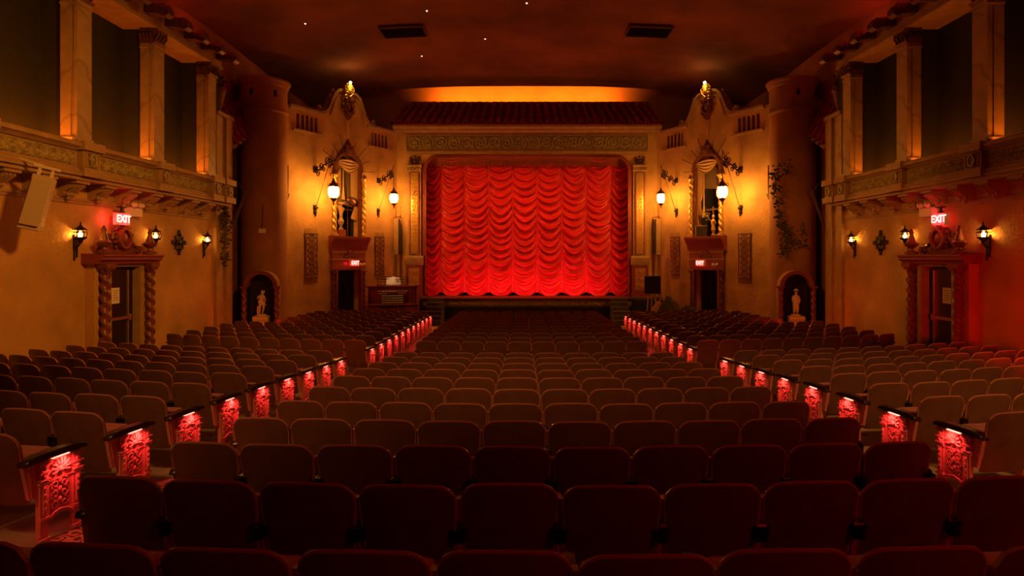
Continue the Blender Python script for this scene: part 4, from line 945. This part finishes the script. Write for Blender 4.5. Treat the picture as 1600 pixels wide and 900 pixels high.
# ------------------------------------------------------------------ side walls
def srz(s): return pi/2 if s < 0 else -pi/2
DY = 14.45
def side_door(s, nm, side):
    r = tag(thing(nm, f'glazed exit door in carved twisted-column frame in the {side}-side wall', None, (s*(WX-.22), DY, 0), srz(s)), kind='structure')
    zb_ = .2; zt_ = 2.84
    m = MB(); m.ribbon([(-.60, zb_-.4), (-.60, zt_-.02), (.60, zt_-.02), (.60, zb_-.4)], .16, -.06, .2); m.build('door_frame', 'plaster', r)
    for e in (-1, 1):
        m = MB(); m.box(*sorted((e*.53, e*1.0)), 0, .22, -.4, zt_+.03); m.build('surround', 'side_stucco', r)
        c = link_mesh('twisted_column', COLD, r, (e*.82, -.12, .22)); c.scale = (1.35, 1.35, 1.05)
        m = MB(); m.box(e*.82-.16, e*.82+.16, -.26, 0, -.4, .22); m.build('column_base', 'carved', r)
        m = MB(); m.box(e*.82-.17, e*.82+.17, -.27, 0, zt_-.05, zt_+.03); m.build('impost', 'carved', r)
    m = MB(); molding(m, -1.12, 1.12, [(.22, zt_+.02), (-.16, zt_+.02), (-.18, zt_+.07), (-.26, zt_+.12), (-.26, zt_+.17), (-.30, zt_+.20), (-.30, zt_+.24), (.22, zt_+.26)]); m.build('cornice', 'red_paint', r)
    # broken scroll pediment and cartouche
    zc_ = zt_+.26
    m = MB()
    for e in (-1, 1):
        m.tube([(e*.72, -.12, zc_+.10), (e*.66, -.12, zc_+.22), (e*.45, -.12, zc_+.30), (e*.32, -.12, zc_+.48), (e*.28, -.12, zc_+.70), (e*.16, -.12, zc_+.86)], .055, 7)
        m.tube(spiral(e*.66, zc_+.14, .13, 1.5, pi/2, -e, 20, -.12), .04, 6); m.tube(spiral(e*.36, zc_+.62, .09, 1.3, 0, e, 14, -.12), .03, 6)
        m.tube(spiral(e*.40, zc_+.40, .07, 1.3, 0, -e, 12, -.10), .025, 6)
    m.polyY([(-.68, zc_), (.68, zc_), (.62, zc_+.2), (.42, zc_+.26), (.24, zc_+.5), (-.24, zc_+.5), (-.42, zc_+.26), (-.62, zc_+.2)], -.10, 0); m.xf(Matrix.Translation((0, .2, zc_)) @ Matrix.Diagonal((1, 1, .72, 1)) @ Matrix.Translation((0, 0, -zc_))); m.build('pediment', 'carved', r)
    m = MB(); m.ribbon([(.20*cos(a)*(1+.08*cos(4*a)), zc_+.56+.34*sin(a)) for a in [2*pi*i/24 for i in range(24)]], .07, -.22, -.05, closed=True)
    m.ball((0, -.10, zc_+.56), (.17, .11, .29), 12, 8); m.ball((0, -.16, zc_+.94), (.13, .08, .07), 8, 5)
    for k in range(5): a = pi*(.1+.2*k); m.tube([(.1*cos(a), -.15, zc_+.92+.03*sin(a)), (.24*cos(a), -.18, zc_+.92+.16*sin(a))], .03, 5, r1=.015)
    for e in (-1, 1):
        for k in range(4): m.ball((e*(.25+.02*(k % 2)), -.13, zc_+.25+.17*k), (.05, .05, .06), 6, 4)
    m.xf(Matrix.Translation((0, .16, zc_)) @ Matrix.Diagonal((1, 1, .66, 1)) @ Matrix.Translation((0, 0, -zc_))); m.build('cartouche', 'carved', r)
    for e in (-1, 1):
        m = MB(); m.lathe([(.16, zc_), (.16, zc_+.05), (.06, zc_+.11), (.05, zc_+.16), (.14, zc_+.24), (.17, zc_+.30), (.10, zc_+.36), (.06, zc_+.52), (.045, zc_+.60), (.06, zc_+.63), (.02, zc_+.74), (0, zc_+.76)], e*.84, -.10, 14); m.xf(Matrix.Translation((0, 0, zc_)) @ Matrix.Diagonal((1, 1, .86, 1)) @ Matrix.Translation((0, 0, -zc_))); m.build('urn_finial', 'carved', r)
    lf = MB(); lf.box(-.52, .52, .14, .19, .30, zt_-.10); o = lf.build('door_leaf', 'door_dark', r)
    q = -1 if s > 0 else 1
    m = MB(); m.box(q*.30-.03, q*.30+.03, .10, .14, .35, zt_-.14); m.build('closing_stile', 'steel', o)
    m = MB(); m.box(*sorted((q*.30, -q*.46)), .06, .11, 1.50, 1.57); m.box(-q*.46-.03, -q*.46+.03, .06, .14, 1.48, 1.59); m.box(q*.3-.05, q*.3+.05, .05, .14, 1.46, 1.61); m.build('push_bar', 'steel', o)
    m = MB(); m.box(-q*.12-.14, -q*.12+.14, .125, .138, 1.90, 2.28); n_ = m.build('notice', 'paper', o)
    m = MB()
    for k in range(5): m.box(-q*.12-.09+.01*(k % 2), -q*.12+.09-.02*(k % 3), .121, .125, 2.20-.055*k, 2.212-.055*k)
    m.build('printed_lines', 'ink', o)
    ez = zc_+1.02+.16
    exit_sign((s*(WX-.24), DY-.12, PZ(343, DY)), srz(s)-(.5 if s > 0 else -.5)*0, f'bright red exit sign hanging over the carved {side}-side exit door', .42, .27, True, 7)
    t = thing('emergency_light', f'white twin emergency lamp box beside the {side}-side exit sign', 'light', (s*(WX-.02), DY+.55, PZ(331, DY+.55)), srz(s))
    m = MB(); m.box(-.24, .24, -.14, 0, -.12, .10); m.build('housing', 'white_paint', t)
    for x in (-.13, .13):
        m = MB(); m.lathe([(0, -.09), (.05, -.08), (.075, .0), (0, .01)], n=12, axis='y', c3=(x, -.16, .16)); m.tube([(x, -.08, .08), (x, -.10, .17)], .015, 5); m.build('lamp_head', 'white_paint', t)
side_door(-1, 'door_3', 'organ'); side_door(1, 'door_4', 'easel')
def sconce_fac():
    r = thing('wall_sconce', '', 'sconce')
    m = MB(); m.box(-.06, .06, -.03, 0, -.34, .02); m.tube([(0, -.02, -.28), (0, -.10, -.22), (0, -.12, -.10)], .018, 5); m.tube([(-.035, -.015, -.55), (-.035, -.015, -.2)], .02, 5); m.tube([(.04, -.015, -.48), (.04, -.015, -.2)], .02, 5)
    m.build('back_plate', 'iron', r)
    m = MB(); m.lathe([(0, -.18), (.03, -.17), (.05, -.10), (.11, -.06), (.12, -.03), (.09, -.03), (0, -.08)], 0, -.13, 12)
    for k in range(6): a = 2*pi*k/6; m.tube([(.10*cos(a), -.13+.10*sin(a), -.04), (.125*cos(a), -.13+.125*sin(a), .06), (.07*cos(a), -.13+.07*sin(a), .15)], .010, 4)
    m.lathe([(.14, .12), (.11, .15), (.05, .19), (.02, .23), (.012, .30), (0, .31)], 0, -.13, 12); m.lathe([(.125, .06), (.13, .07), (.125, .08)], 0, -.13, 12); m.build('cage', 'iron', r)
    m = MB(); m.lathe([(0, -.05), (.035, -.03), (.045, .02), (.02, .08), (0, .11)], 0, -.12, 10); m.build('flame_bulb', 'flame', r)
    light('POINT', 'sconce_light', (0, -.07, .05), 3.2, AMB, .02, parent=r)
    return r
scn = sconce_fac(); first = True
for s, side in ((-1, 'organ'), (1, 'easel')):
    for y, py, lb in ((13.15, 368, f'iron wall sconce before the {side}-side exit door, near the loudspeaker end' if s < 0 else f'iron wall sconce before the {side}-side exit door, above the red-lit wall'),
                      (15.85, 370, f'iron wall sconce just beyond the {side}-side exit door frame'), (18.45, 376, f'iron wall sconce near the {side}-side corner pier')):
        p = (s*WX, y, PZ(py, y))
        if first: first = False; scn.location = p; scn.rotation_euler = (0, 0, srz(s)); scn['label'] = lb; scn['group'] = 'iron wall sconces'
        else: dup(scn, p, srz(s), lb, 'iron wall sconces')
for s, side in ((-1, 'organ'), (1, 'easel')):
    r = thing('wall_medallion', f'dark cross-shaped iron medallion between sconces on the {side}-side wall', 'ornament', (s*WX, 17.1, PZ(379, 17.1)), srz(s))
    m = MB(); m.ribbon([(.20*cos(a)*(1+.2*cos(8*a)), .20*sin(a)*(1+.2*cos(8*a))) for a in [2*pi*i/32 for i in range(32)]], .06, -.05, 0, closed=True); m.ball((0, -.02, 0), (.10, .06, .10), 10, 6); m.build('boss', 'iron', r)
    for k in range(4):
        a = pi/2*k; m = MB(); m.polyY([(.14, -.05), (.26, -.07), (.30, -.02), (.36, -.05), (.33, 0), (.36, .05), (.30, .02), (.26, .07), (.14, .05)], -.05, 0); m.xf(Matrix.Rotation(-a, 4, 'Y')); m.build('arm', 'iron', r)
# ---- loudspeaker hanging on the organ-side wall
def line_array():
    yc = 12.0
    P0 = Vector((-9.15, yc, PZ(281, yc))); P1 = Vector((-9.35, yc-.35, PZ(355, yc-.3)))
    r = thing('line_speaker', 'tall off-white line loudspeaker hanging tilted below the organ-side balustrade', 'speaker', (-9.3, 11.15, 4.03), R(-8))
    r.rotation_euler = (R(0), R(13), R(28))
    m = MB(); m.polyX([(-.14, -.52), (.10, -.50), (.16, .50), (-.12, .52)], -.17, .17); m.build('cabinet', 'speaker_white', r, bevel=.015)
    m = MB(); m.box(-.14, .14, -.175, -.13, -.44, .44); o = m.build('grille', 'speaker_white', r); o.rotation_euler = (R(-2), 0, 0)
    m = MB()
    for k in range(16): m.box(.170, .178, -.10, .10, -.44+.056*k, -.42+.056*k)
    m.build('side_ribs', 'speaker_white', r)
    m = MB(); m.box(-.12, -.08, -.04, .04, .5, .66); m.box(.08, .12, -.04, .04, .5, .66); m.box(-.2, .2, -.05, .05, .66, .71); m.build('yoke', 'white_paint', r)
    m = MB(); m.tube([(-.08, .0, .70), (-.5, .1, .74), (-.75, .3, .70)], .028, 6); m.tube([(-.5, .1, .74), (-.62, .0, .5), (-.62, .0, .38)], .02, 5); m.build('wall_arm', 'white_paint', r)
line_array()
# ---- ivy, torches, strips near the towers
def ivy(s, side, strands, lb):
    r = thing('hanging_ivy', lb, 'ivy', (0, 0, 0)); rnd = random.Random(5 if s < 0 else 9); lv = MB(); stm = MB()
    for pts, n in strands:
        pts = [Vector(p) for p in pts]; stm.tube(pts, .012, 4)
        for _ in range(n):
            k = rnd.random()*(len(pts)-1); i = int(k); p = pts[i].lerp(pts[i+1], k-i)+Vector((rnd.gauss(0, .09), rnd.gauss(0, .05), rnd.gauss(0, .10)))
            a = rnd.random()*6.3; b = rnd.uniform(-.6, .6); u = Vector((cos(a), sin(a)*.5, b)).normalized()*rnd.uniform(.05, .09); w_ = u.cross(Vector((0.3, 1, .2))).normalized()*.04
            lv.add([p-u, p-w_+u*.2, p+u, p+w_+u*.2, p+u*.1+Vector((0, -.02, 0))], [(0, 1, 4), (1, 2, 4), (2, 3, 4), (3, 0, 4)])
    stm.build('stems', 'bark', r); tag(lv.build('leaves', 'leaf', r, smooth=0), kind='stuff')
def P3(px, py, y): return (PX(px, y), y, PZ(py, y))
ivy(-1, 'organ', [([P3(340, 290, 19.2), P3(338, 330, 19.2), P3(346, 355, 19.25)], 130), ([P3(352, 305, 19.4), P3(355, 340, 19.5), P3(352, 375, 19.4), P3(350, 415, 19.4)], 210), ([P3(357, 300, 19.7), P3(362, 285, 19.8)], 30)], 'dry ivy hanging down the organ-side corner pier')
ivy(1, 'easel', [([P3(1212, 268, 20.7), P3(1213, 300, 20.7), P3(1220, 350, 20.75), P3(1232, 372, 20.8), P3(1222, 400, 20.75)], 260), ([P3(1218, 345, 20.75), P3(1240, 380, 20.85), P3(1258, 385, 20.95), P3(1250, 350, 20.9)], 90), ([P3(1224, 262, 20.75), P3(1232, 268, 20.8)], 20)], 'dry ivy climbing on the easel-side round tower')
for s, side in ((-1, 'organ'), (1, 'easel')):
    y = 20.9; r = thing('wall_torch', f'long dark wooden torch leaning on the wall between pier and {side}-side round tower', 'torch', (s*10.3, 20.5, 3.0))
    a = Vector((-s*.0, -.2, .4)); b = Vector((-s*.35, .25, 2.1))
    m = MB(); m.tube([a, a.lerp(b, .5), b], .035, 6, r1=.055); m.build('shaft', 'bark', r)
    m = MB(); d = (b-a).normalized(); q = MB(); q.lathe([(.04, 0), (.06, .05), (.13, .22), (.14, .25), (.10, .25), (0, .12)], n=12); q.xf(Matrix.Translation(b) @ d.to_track_quat('Z', 'Y').to_matrix().to_4x4()); q.build('cup', 'bark', r)
    m = MB(); m.tube([b+Vector((0, 0, .1)), b+Vector((s*.1, .02, .4)), b+Vector((s*.16, 0, .55))], .03, 5, r1=.01); m.tube([a.lerp(b, .7), a.lerp(b, .7)+Vector((s*.2, .0, .1)), a.lerp(b, .7)+Vector((s*.27, 0, -.1))], .02, 5); m.build('wall_hook', 'bark', r)
    t = thing('wall_strip', f'thin dark vertical bracket where {side}-side tower meets the stage wall', 'bracket', aw(s, .06, .06, hz(0, 282)), arz(s))
    m = MB(); m.box(-.03, .03, -.04, 0, -.55, .58); m.build('bar', 'iron', t); m = MB(); m.polyY([(-.09, -.5), (.09, -.5), (.0, -.72)], -.05, 0); m.build('tip', 'iron', t)
# small box on the tower face
t = thing('junction_box', 'small pale box fixed on the organ-side round tower', 'box', (-9.62+.78*cos(R(-72)), 21.7+.78*sin(R(-72)), PZ(360, 20.95)), R(18))
MB().box(-.11, .11, -.08, .02, -.10, .06).build('body', 'white_paint', t); MB().tube([(0, -.04, .06), (0, -.05, .16), (.03, -.04, .9)], .012, 5).build('cable', 'iron', t)
# ------------------------------------------------------------------ statue niches on the towers
def skin_fig(name, joints, edges, m, parent, sub=2, loc=(0,0,0)):
    me = bpy.data.meshes.new(name); keys = list(joints); me.from_pydata([joints[k][:3] for k in keys], [(keys.index(a), keys.index(b)) for a, b in edges], [])
    me.materials.append(M[m]); o = bpy.data.objects.new(name, me); C.objects.link(o); o.parent = parent; o.location = loc
    md = o.modifiers.new('skin', 'SKIN'); md.use_smooth_shade = True
    for i, k in enumerate(keys):
        r = joints[k][3]; me.skin_vertices[0].data[i].radius = (r, r*(joints[k][4] if len(joints[k]) > 4 else 1))
        me.skin_vertices[0].data[i].use_root = (i == 0)
    sb = o.modifiers.new('sub', 'SUBSURF'); sb.levels = sub; sb.render_levels = sub
    return o
def statue(s, side):
    nx, ny = s*(9.62-.40), 20.50
    f = tag(thing('arched_alcove', f'round-arched alcove with twisted columns at the foot of the {side}-side tower', 'alcove', (nx, ny, 0), -s*R(14)))
    del f['category']; f['kind'] = 'structure'
    z0, zs_, hw = -.1, 2.03, .46
    arc = [(-hw*cos(a), zs_+hw*sin(a)) for a in [pi*i/16 for i in range(17)]]
    m = MB(); m.ribbon(arc, .11, -.14, .0); m.ribbon([(x*1.12, zs_+(z-zs_)*1.12) for x, z in arc], .04, -.17, .0); m.build('arch', 'carved', f)
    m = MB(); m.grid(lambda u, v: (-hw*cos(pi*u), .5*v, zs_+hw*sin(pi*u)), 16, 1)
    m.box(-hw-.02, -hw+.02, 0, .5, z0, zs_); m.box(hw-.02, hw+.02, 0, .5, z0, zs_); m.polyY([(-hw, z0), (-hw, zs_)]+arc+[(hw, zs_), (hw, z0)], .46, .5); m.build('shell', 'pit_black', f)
    m = MB(); m.ribbon([(x*1.06, zs_+(z-zs_)*1.06) for x, z in arc], .10, 0, .55); m.box(-hw-.10, -hw, 0, .55, z0, zs_); m.box(hw, hw+.10, 0, .55, z0, zs_); m.build('surround', 'tower_stucco', f)
    for e in (-1, 1): link_mesh('twisted_column', COLN, f, (e*(hw+.06), -.10, zs_-1.72)); m = MB(); m.box(e*(hw+.06)-.12, e*(hw+.06)+.12, -.22, .02, z0, zs_-1.72); m.build('column_base', 'carved', f)
    lb = 'pale stone statue of a bowed draped youth in the organ-side alcove' if s < 0 else 'stone statue of a standing child in hat and trousers in the easel-side alcove'
    t = thing('garden_statue', lb, 'statue', (nx-s*.0+(-.0), ny-.02, .0), -s*R(14))
    pz = PZ(493, 20.7)
    m = MB(); m.box(-.20, .20, -.05, .32, .0, pz-.22); m.box(-.24, .24, -.09, .36, 0, .12); m.build('pedestal', 'statue_stone', t)
    m = MB(); m.polyX([(-.05, pz-.22), (-.10, pz-.12), (-.12, pz-.10), (-.12, pz-.04), (-.06, pz), (.33, pz), (.38, pz-.04), (.38, pz-.10), (.32, pz-.22)], -.25, .25); m.lathe([(.16, pz), (.17, pz+.03), (.15, pz+.06)], 0, .13, 16); m.build('pedestal_cap', 'statue_stone', t)
    b = pz+.06; y = .13
    J = {'pel': (0, y, b+.40, .075, .8), 'waist': (.005, y, b+.48, .062, .8), 'chest': (.0, y-.01, b+.58, .075, .75), 'neck': (.0, y-.015, b+.66, .03), 'head0': (.0, y-.02, b+.71, .05), 'head1': (.0, y-.02, b+.78, .055),
         'hl': (-.045, y, b+.36, .055), 'kl': (-.05, y-.03, b+.20, .038), 'al': (-.06, y+.01, b+.03, .024), 'tl': (-.07, y-.07, b+.015, .022),
         'hr': (.045, y, b+.36, .055), 'kr': (.045, y-.04, b+.20, .038), 'ar': (.04, y, b+.03, .024), 'tr': (.05, y-.08, b+.015, .022),
         'sl': (-.085, y, b+.62, .034), 'el': (-.12, y-.01, b+.49, .025), 'wl': (-.09, y-.09, b+.44, .018), 'fl': (-.06, y-.11, b+.45, .018),
         'sr': (.085, y, b+.62, .034), 'er': (.13, y, b+.49, .025), 'wr': (.10, y-.07, b+.40, .018), 'fr': (.075, y-.09, b+.38, .018)}
    if s < 0:
        J.update({'head0': (.035, y-.04, b+.70, .05), 'head1': (.05, y-.05, b+.76, .055), 'el': (-.13, y-.04, b+.53, .025), 'wl': (-.07, y-.11, b+.60, .018), 'fl': (.0, y-.12, b+.61, .02), 'hr': (.06, y, b+.36, .058), 'kr': (.08, y-.05, b+.22, .04), 'ar': (.03, y, b+.03, .024)})
    E = [('pel', 'waist'), ('waist', 'chest'), ('chest', 'neck'), ('neck', 'head0'), ('head0', 'head1')]
    for q in 'lr': E += [('pel', 'h'+q), ('h'+q, 'k'+q), ('k'+q, 'a'+q), ('a'+q, 't'+q), ('chest', 's'+q), ('s'+q, 'e'+q), ('e'+q, 'w'+q), ('w'+q, 'f'+q)]
    skin_fig('figure', J, E, 'statue_stone', t)
    hx = J['head1']; m = MB()
    m.ball((hx[0], hx[1]-.052, hx[2]-.02), (.010, .014, .018), 6, 4)
    if s > 0: m.lathe([(.10, b+.80), (.105, b+.81), (.062, b+.82), (.06, b+.86), (.02, b+.885), (0, b+.885)], hx[0], hx[1], 14)
    else:
        for k in range(16): a = k*2.4; m.ball((hx[0]+.045*cos(a), hx[1]+.04*sin(a)+.012, hx[2]+.01+.03*sin(k)), .024, 6, 4)
    m.build('hat' if s > 0 else 'curls', 'statue_stone', t)
    m = MB()
    if s < 0:
        def fn(u, v): a = 2*pi*u; rr = .085+.03*v+.008*sin(9*a); return (rr*cos(a)*(1+.15*v)+.02*v, y+rr*.8*sin(a), b+.50-.16*v-.05*cos(a))
        m.grid(fn, 30, 6); m.tube([(-.10, y-.07, b+.62), (0, y-.10, b+.55), (.09, y-.07, b+.50)], .025, 6)
        m.tube([(-.10, y+.02, b), (-.11, y+.03, b+.12), (-.10, y+.02, b+.22)], .05, 7); m.ball((-.10, y+.02, b+.24), .055, 8, 5)
    else:
        def fn(u, v): a = 2*pi*u; rr = .080+.022*v+.005*sin(7*a); return (rr*cos(a)*1.12, y+rr*.85*sin(a), b+.60-.22*v)
        m.grid(fn, 30, 6)
        for e in (-1, 1): m.tube([(e*.047, y, b+.37), (e*.05, y-.02, b+.22), (e*.052, y, b+.08)], .055, 8, r1=.042)
    m.build('drapery' if s < 0 else 'suit', 'statue_stone', t)
statue(-1, 'organ'); statue(1, 'easel')
# ------------------------------------------------------------------ organ console
def organ():
    r = thing('organ_console', 'red-brown theatre organ console with ivory manuals and curved stop rails', 'organ', (-5.66, 24.95, .0), R(12))
    zb_ = .05
    # x -1.1..1.1, keys face -y
    m = MB(); m.box(-1.08, 1.08, .15, .75, zb_, 1.78); m.box(-1.12, 1.12, .10, .80, 1.78, 1.83)
    for e in (-1, 1):
        m.polyX([(.15, zb_), (-.45, zb_), (-.45, 1.05), (-.40, 1.20), (-.05, 1.62), (.15, 1.80)], e*1.04-.05, e*1.04+.05)
    m.box(-1.04, 1.04, -.40, .15, 1.02, 1.10); m.box(-1.0, 1.0, -.30, -.25, zb_, .95); m.build('case', 'organ_wood', r, bevel=.01)
    m = MB(); m.box(-1.0, -.5, -.42, -.38, .12, .98); m.box(.5, 1.0, -.42, -.38, .12, .98); m.build('front_panel', 'organ_wood', r)
    for k in range(4):
        m = MB(); z = 1.14+.085*k; m.box(-.44, .44, -.36+.11*k, -.20+.11*k, z, z+.03); q = m.build('manual', 'ivory', r)
        m = MB()
        for i in range(36):
            if i % 7 not in (2, 6): m.box(-.43+.0245*i, -.417+.0245*i, -.30+.11*k, -.20+.11*k, z+.03, z+.045)
        m.build('black_keys', 'black_plastic', q); m = MB(); m.box(-.44, .44, -.20+.11*k, -.17+.11*k, z-.05, z+.07); m.build('key_slip', 'wood_arm', r)
    for j in range(2):
        m = MB(); mb2 = MB()
        rad = .62+.12*j; zc_ = 1.50+.10*j
        pts = [(rad*sin(a), .10+.05*j-rad*cos(a)*.55+.25, zc_) for a in [R(-78+156*i/26) for i in range(27)]]
        for i, p in enumerate(pts):
            if abs(p[0]) > .2 or j: mb2.box(p[0]-.016, p[0]+.016, p[1]-.045, p[1]+.0, p[2]-.01, p[2]+.025)
        m.tube(pts, .022, 5); m.build('stop_rail', 'wood_arm', r); tag(mb2.build('stop_tabs', 'ivory', r), kind='stuff')
    m = MB()
    for z in (1.86, 1.98, 2.10, 2.20): m.box(-.62, .62, .20, .23, z-.012, z+.012)
    for x in (-.62, -.31, 0, .31, .62): m.box(x-.012, x+.012, .20, .23, 1.83, 2.21)
    m.build('music_rack', 'wood_arm', r)
    m = MB(); m.box(-.9, -.15, -.40, -.36, .30, .34); m.build('knee_rail', 'gold', r)
    m = MB()
    for i in range(25): m.box(-.55+.045*i, -.53+.045*i, -.85, -.28, .14, .17)
    m.build('pedal_board', 'ivory', r)
    m = MB(); m.polyX([(-.28, .0), (-.20, 1.0), (.10, 1.55), (.14, 1.55), (-.14, .98), (-.22, 0)], 0, .0) if False else None
    b = thing('sheet_music', 'open pale music book resting on the organ rack', 'book', (-5.66+.0, 24.95+.17, 1.86), R(12))
    for e in (-1, 1):
        m = MB(); m.box(*sorted((0, e*.30)), -.02, 0, 0, .35); o = m.build('page', 'paper', b); o.rotation_euler = (R(-8), 0, e*R(6))
    m = MB(); m.box(.08, .20, -.024, -.022, .18, .26); m.build('printed_block', 'tapestry', b)
organ()
light('SPOT', 'book_fill', (-5.8, 24.6, 2.75), 14, (1, .62, .30), .05, aim=(-5.64, 25.1, 1.9), spot=60, blend=1)  # spot added to whiten the music book; no lamp stands there
# ------------------------------------------------------------------ clutter by the easel side of the stage, speaker columns
def col_speaker(s, side):
    r = thing('column_speaker', f'tall slim column loudspeaker on a pole beside the {side}-side pilaster', 'speaker', (s*6.02, 27.75, 0), 0)
    z0, z1 = PZ(398, 27.7), PZ(342, 27.7)
    m = MB(); m.box(-.16, .04, -.16, .10, z0, z1) if s < 0 else m.box(-.04, .16, -.16, .10, z0, z1); m.build('cabinet', 'plaster', r, bevel=.01)
    m = MB(); a, b = ((.04, .16) if s < 0 else (-.16, -.04)); m.polyY([(a, z0-.3*0), (b, z0+.05), (b, z1-.3), (a, z1)], -.14, .10); m.build('side_baffle', 'iron', r)
    m = MB(); m.tube([(0, .02, .5), (0, .02, z0)], .05, 8); m.build('pole', 'plaster', r)
    m = MB(); m.tube([(-.2, 0, z1+.04), (0, 0, z1+.10), (.2, 0, z1+.04)], .02, 5); m.tube([(-.1, 0, z1+.05), (-.1, 0, z1+.5)], .008, 4); m.tube([(.1, 0, z1+.05), (.1, 0, z1+.62)], .008, 4); m.ball((.1, 0, z1+.12), .04, 6, 4); m.build('hanger', 'bronze', r)
col_speaker(-1, 'organ'); col_speaker(1, 'easel')
y = 25.9
r = thing('display_easel', 'dark framed board on a wooden easel beside the easel-side stage steps', 'easel', (PX(1019, y), y, 0), R(-8))
m = MB(); m.box(-.33, .33, -.06, -.01, PZ(458, y), PZ(431, y)); m.xf(Matrix.Rotation(R(5), 4, 'X')); o = m.build('board', 'door_dark', r)
zz = PZ(445, y)
m = MB(); m.ribbon([(-.33, PZ(458, y)), (.33, PZ(458, y)), (.33, PZ(431, y)), (-.33, PZ(431, y))], .03, -.08, -.01, closed=True); m.xf(Matrix.Rotation(R(5), 4, 'X')); m.build('frame', 'iron', r)
for x in (-.26, .2):
    m = MB(); m.tube([(x, -.20, -.02), (x*.5, .02, 2.0)], .03, 5); m.build('leg', 'board', r)
m = MB(); m.tube([(0, .5, -.0), (0, .04, 2.0)], .03, 5); m.build('leg', 'board', r)
y = 26.3
r = thing('leaning_plank', 'pale upright plank leaning on the wall between easel and tapestry', 'plank', (PX(1036, y)+.28, y+.25, .0), arz(1))
m = MB(); m.box(-.15, .15, -.03, .02, .95, PZ(404, y)); m.build('board_face', 'board', r); m = MB(); m.box(-.04, .04, .02, .05, 0, PZ(404, y)-.2); m.build('batten', 'board', r)
y = 25.2
r = thing('tarp_heap', 'dark green tarpaulin thrown over stage gear by the easel-side door', 'tarp', (PX(1058, y), y, .0), R(-25))
rnd = random.Random(3)
def th(u, v):
    x = -1.05+2.1*u; yy = -.5+1.0*v; e = min(u, 1-u, v, 1-v)
    pk = [(-.35, 0, 1.35, .32), (.45, .1, 1.0, .42), (-.8, -.1, .75, .25), (.85, 0, .85, .3)]
    h = max(hh*max(0, 1-(abs(x-px_)/(w_*2.2)))**.55 for px_, py_, hh, w_ in pk); h *= min(1, e*8)**.5
    h += .05*sin(9*x+5*yy)*min(1, e*10)+.03*sin(23*x-9*yy)
    return (x, yy, max(0, h))
m = MB(); m.grid(th, 60, 30); m.build('tarpaulin', 'tarp', r, smooth=60)
m = MB(); m.box(.1, .95, -.35, .35, 0, .8); m.build('case', 'pit_black', r)
r = thing('wrapped_bundle', 'small pale wrapped bundle between the easel and tarpaulin heap', 'bundle', (PX(1029, 25.6), 25.6, .0))
m = MB(); m.grid(lambda u, v: ((.05+.28*sin(pi*min(.5, (1-v))))*cos(2*pi*u)*(1+.08*sin(9*u*2*pi)), .24*(1-v*.7)*sin(2*pi*u), 1.15*v), 30, 8); m.build('cloth', 'board', r); m = MB(); m.tube([(.0, 0, 1.0), (.1, 0, 1.25)], .04, 6); m.build('tie', 'board', r)
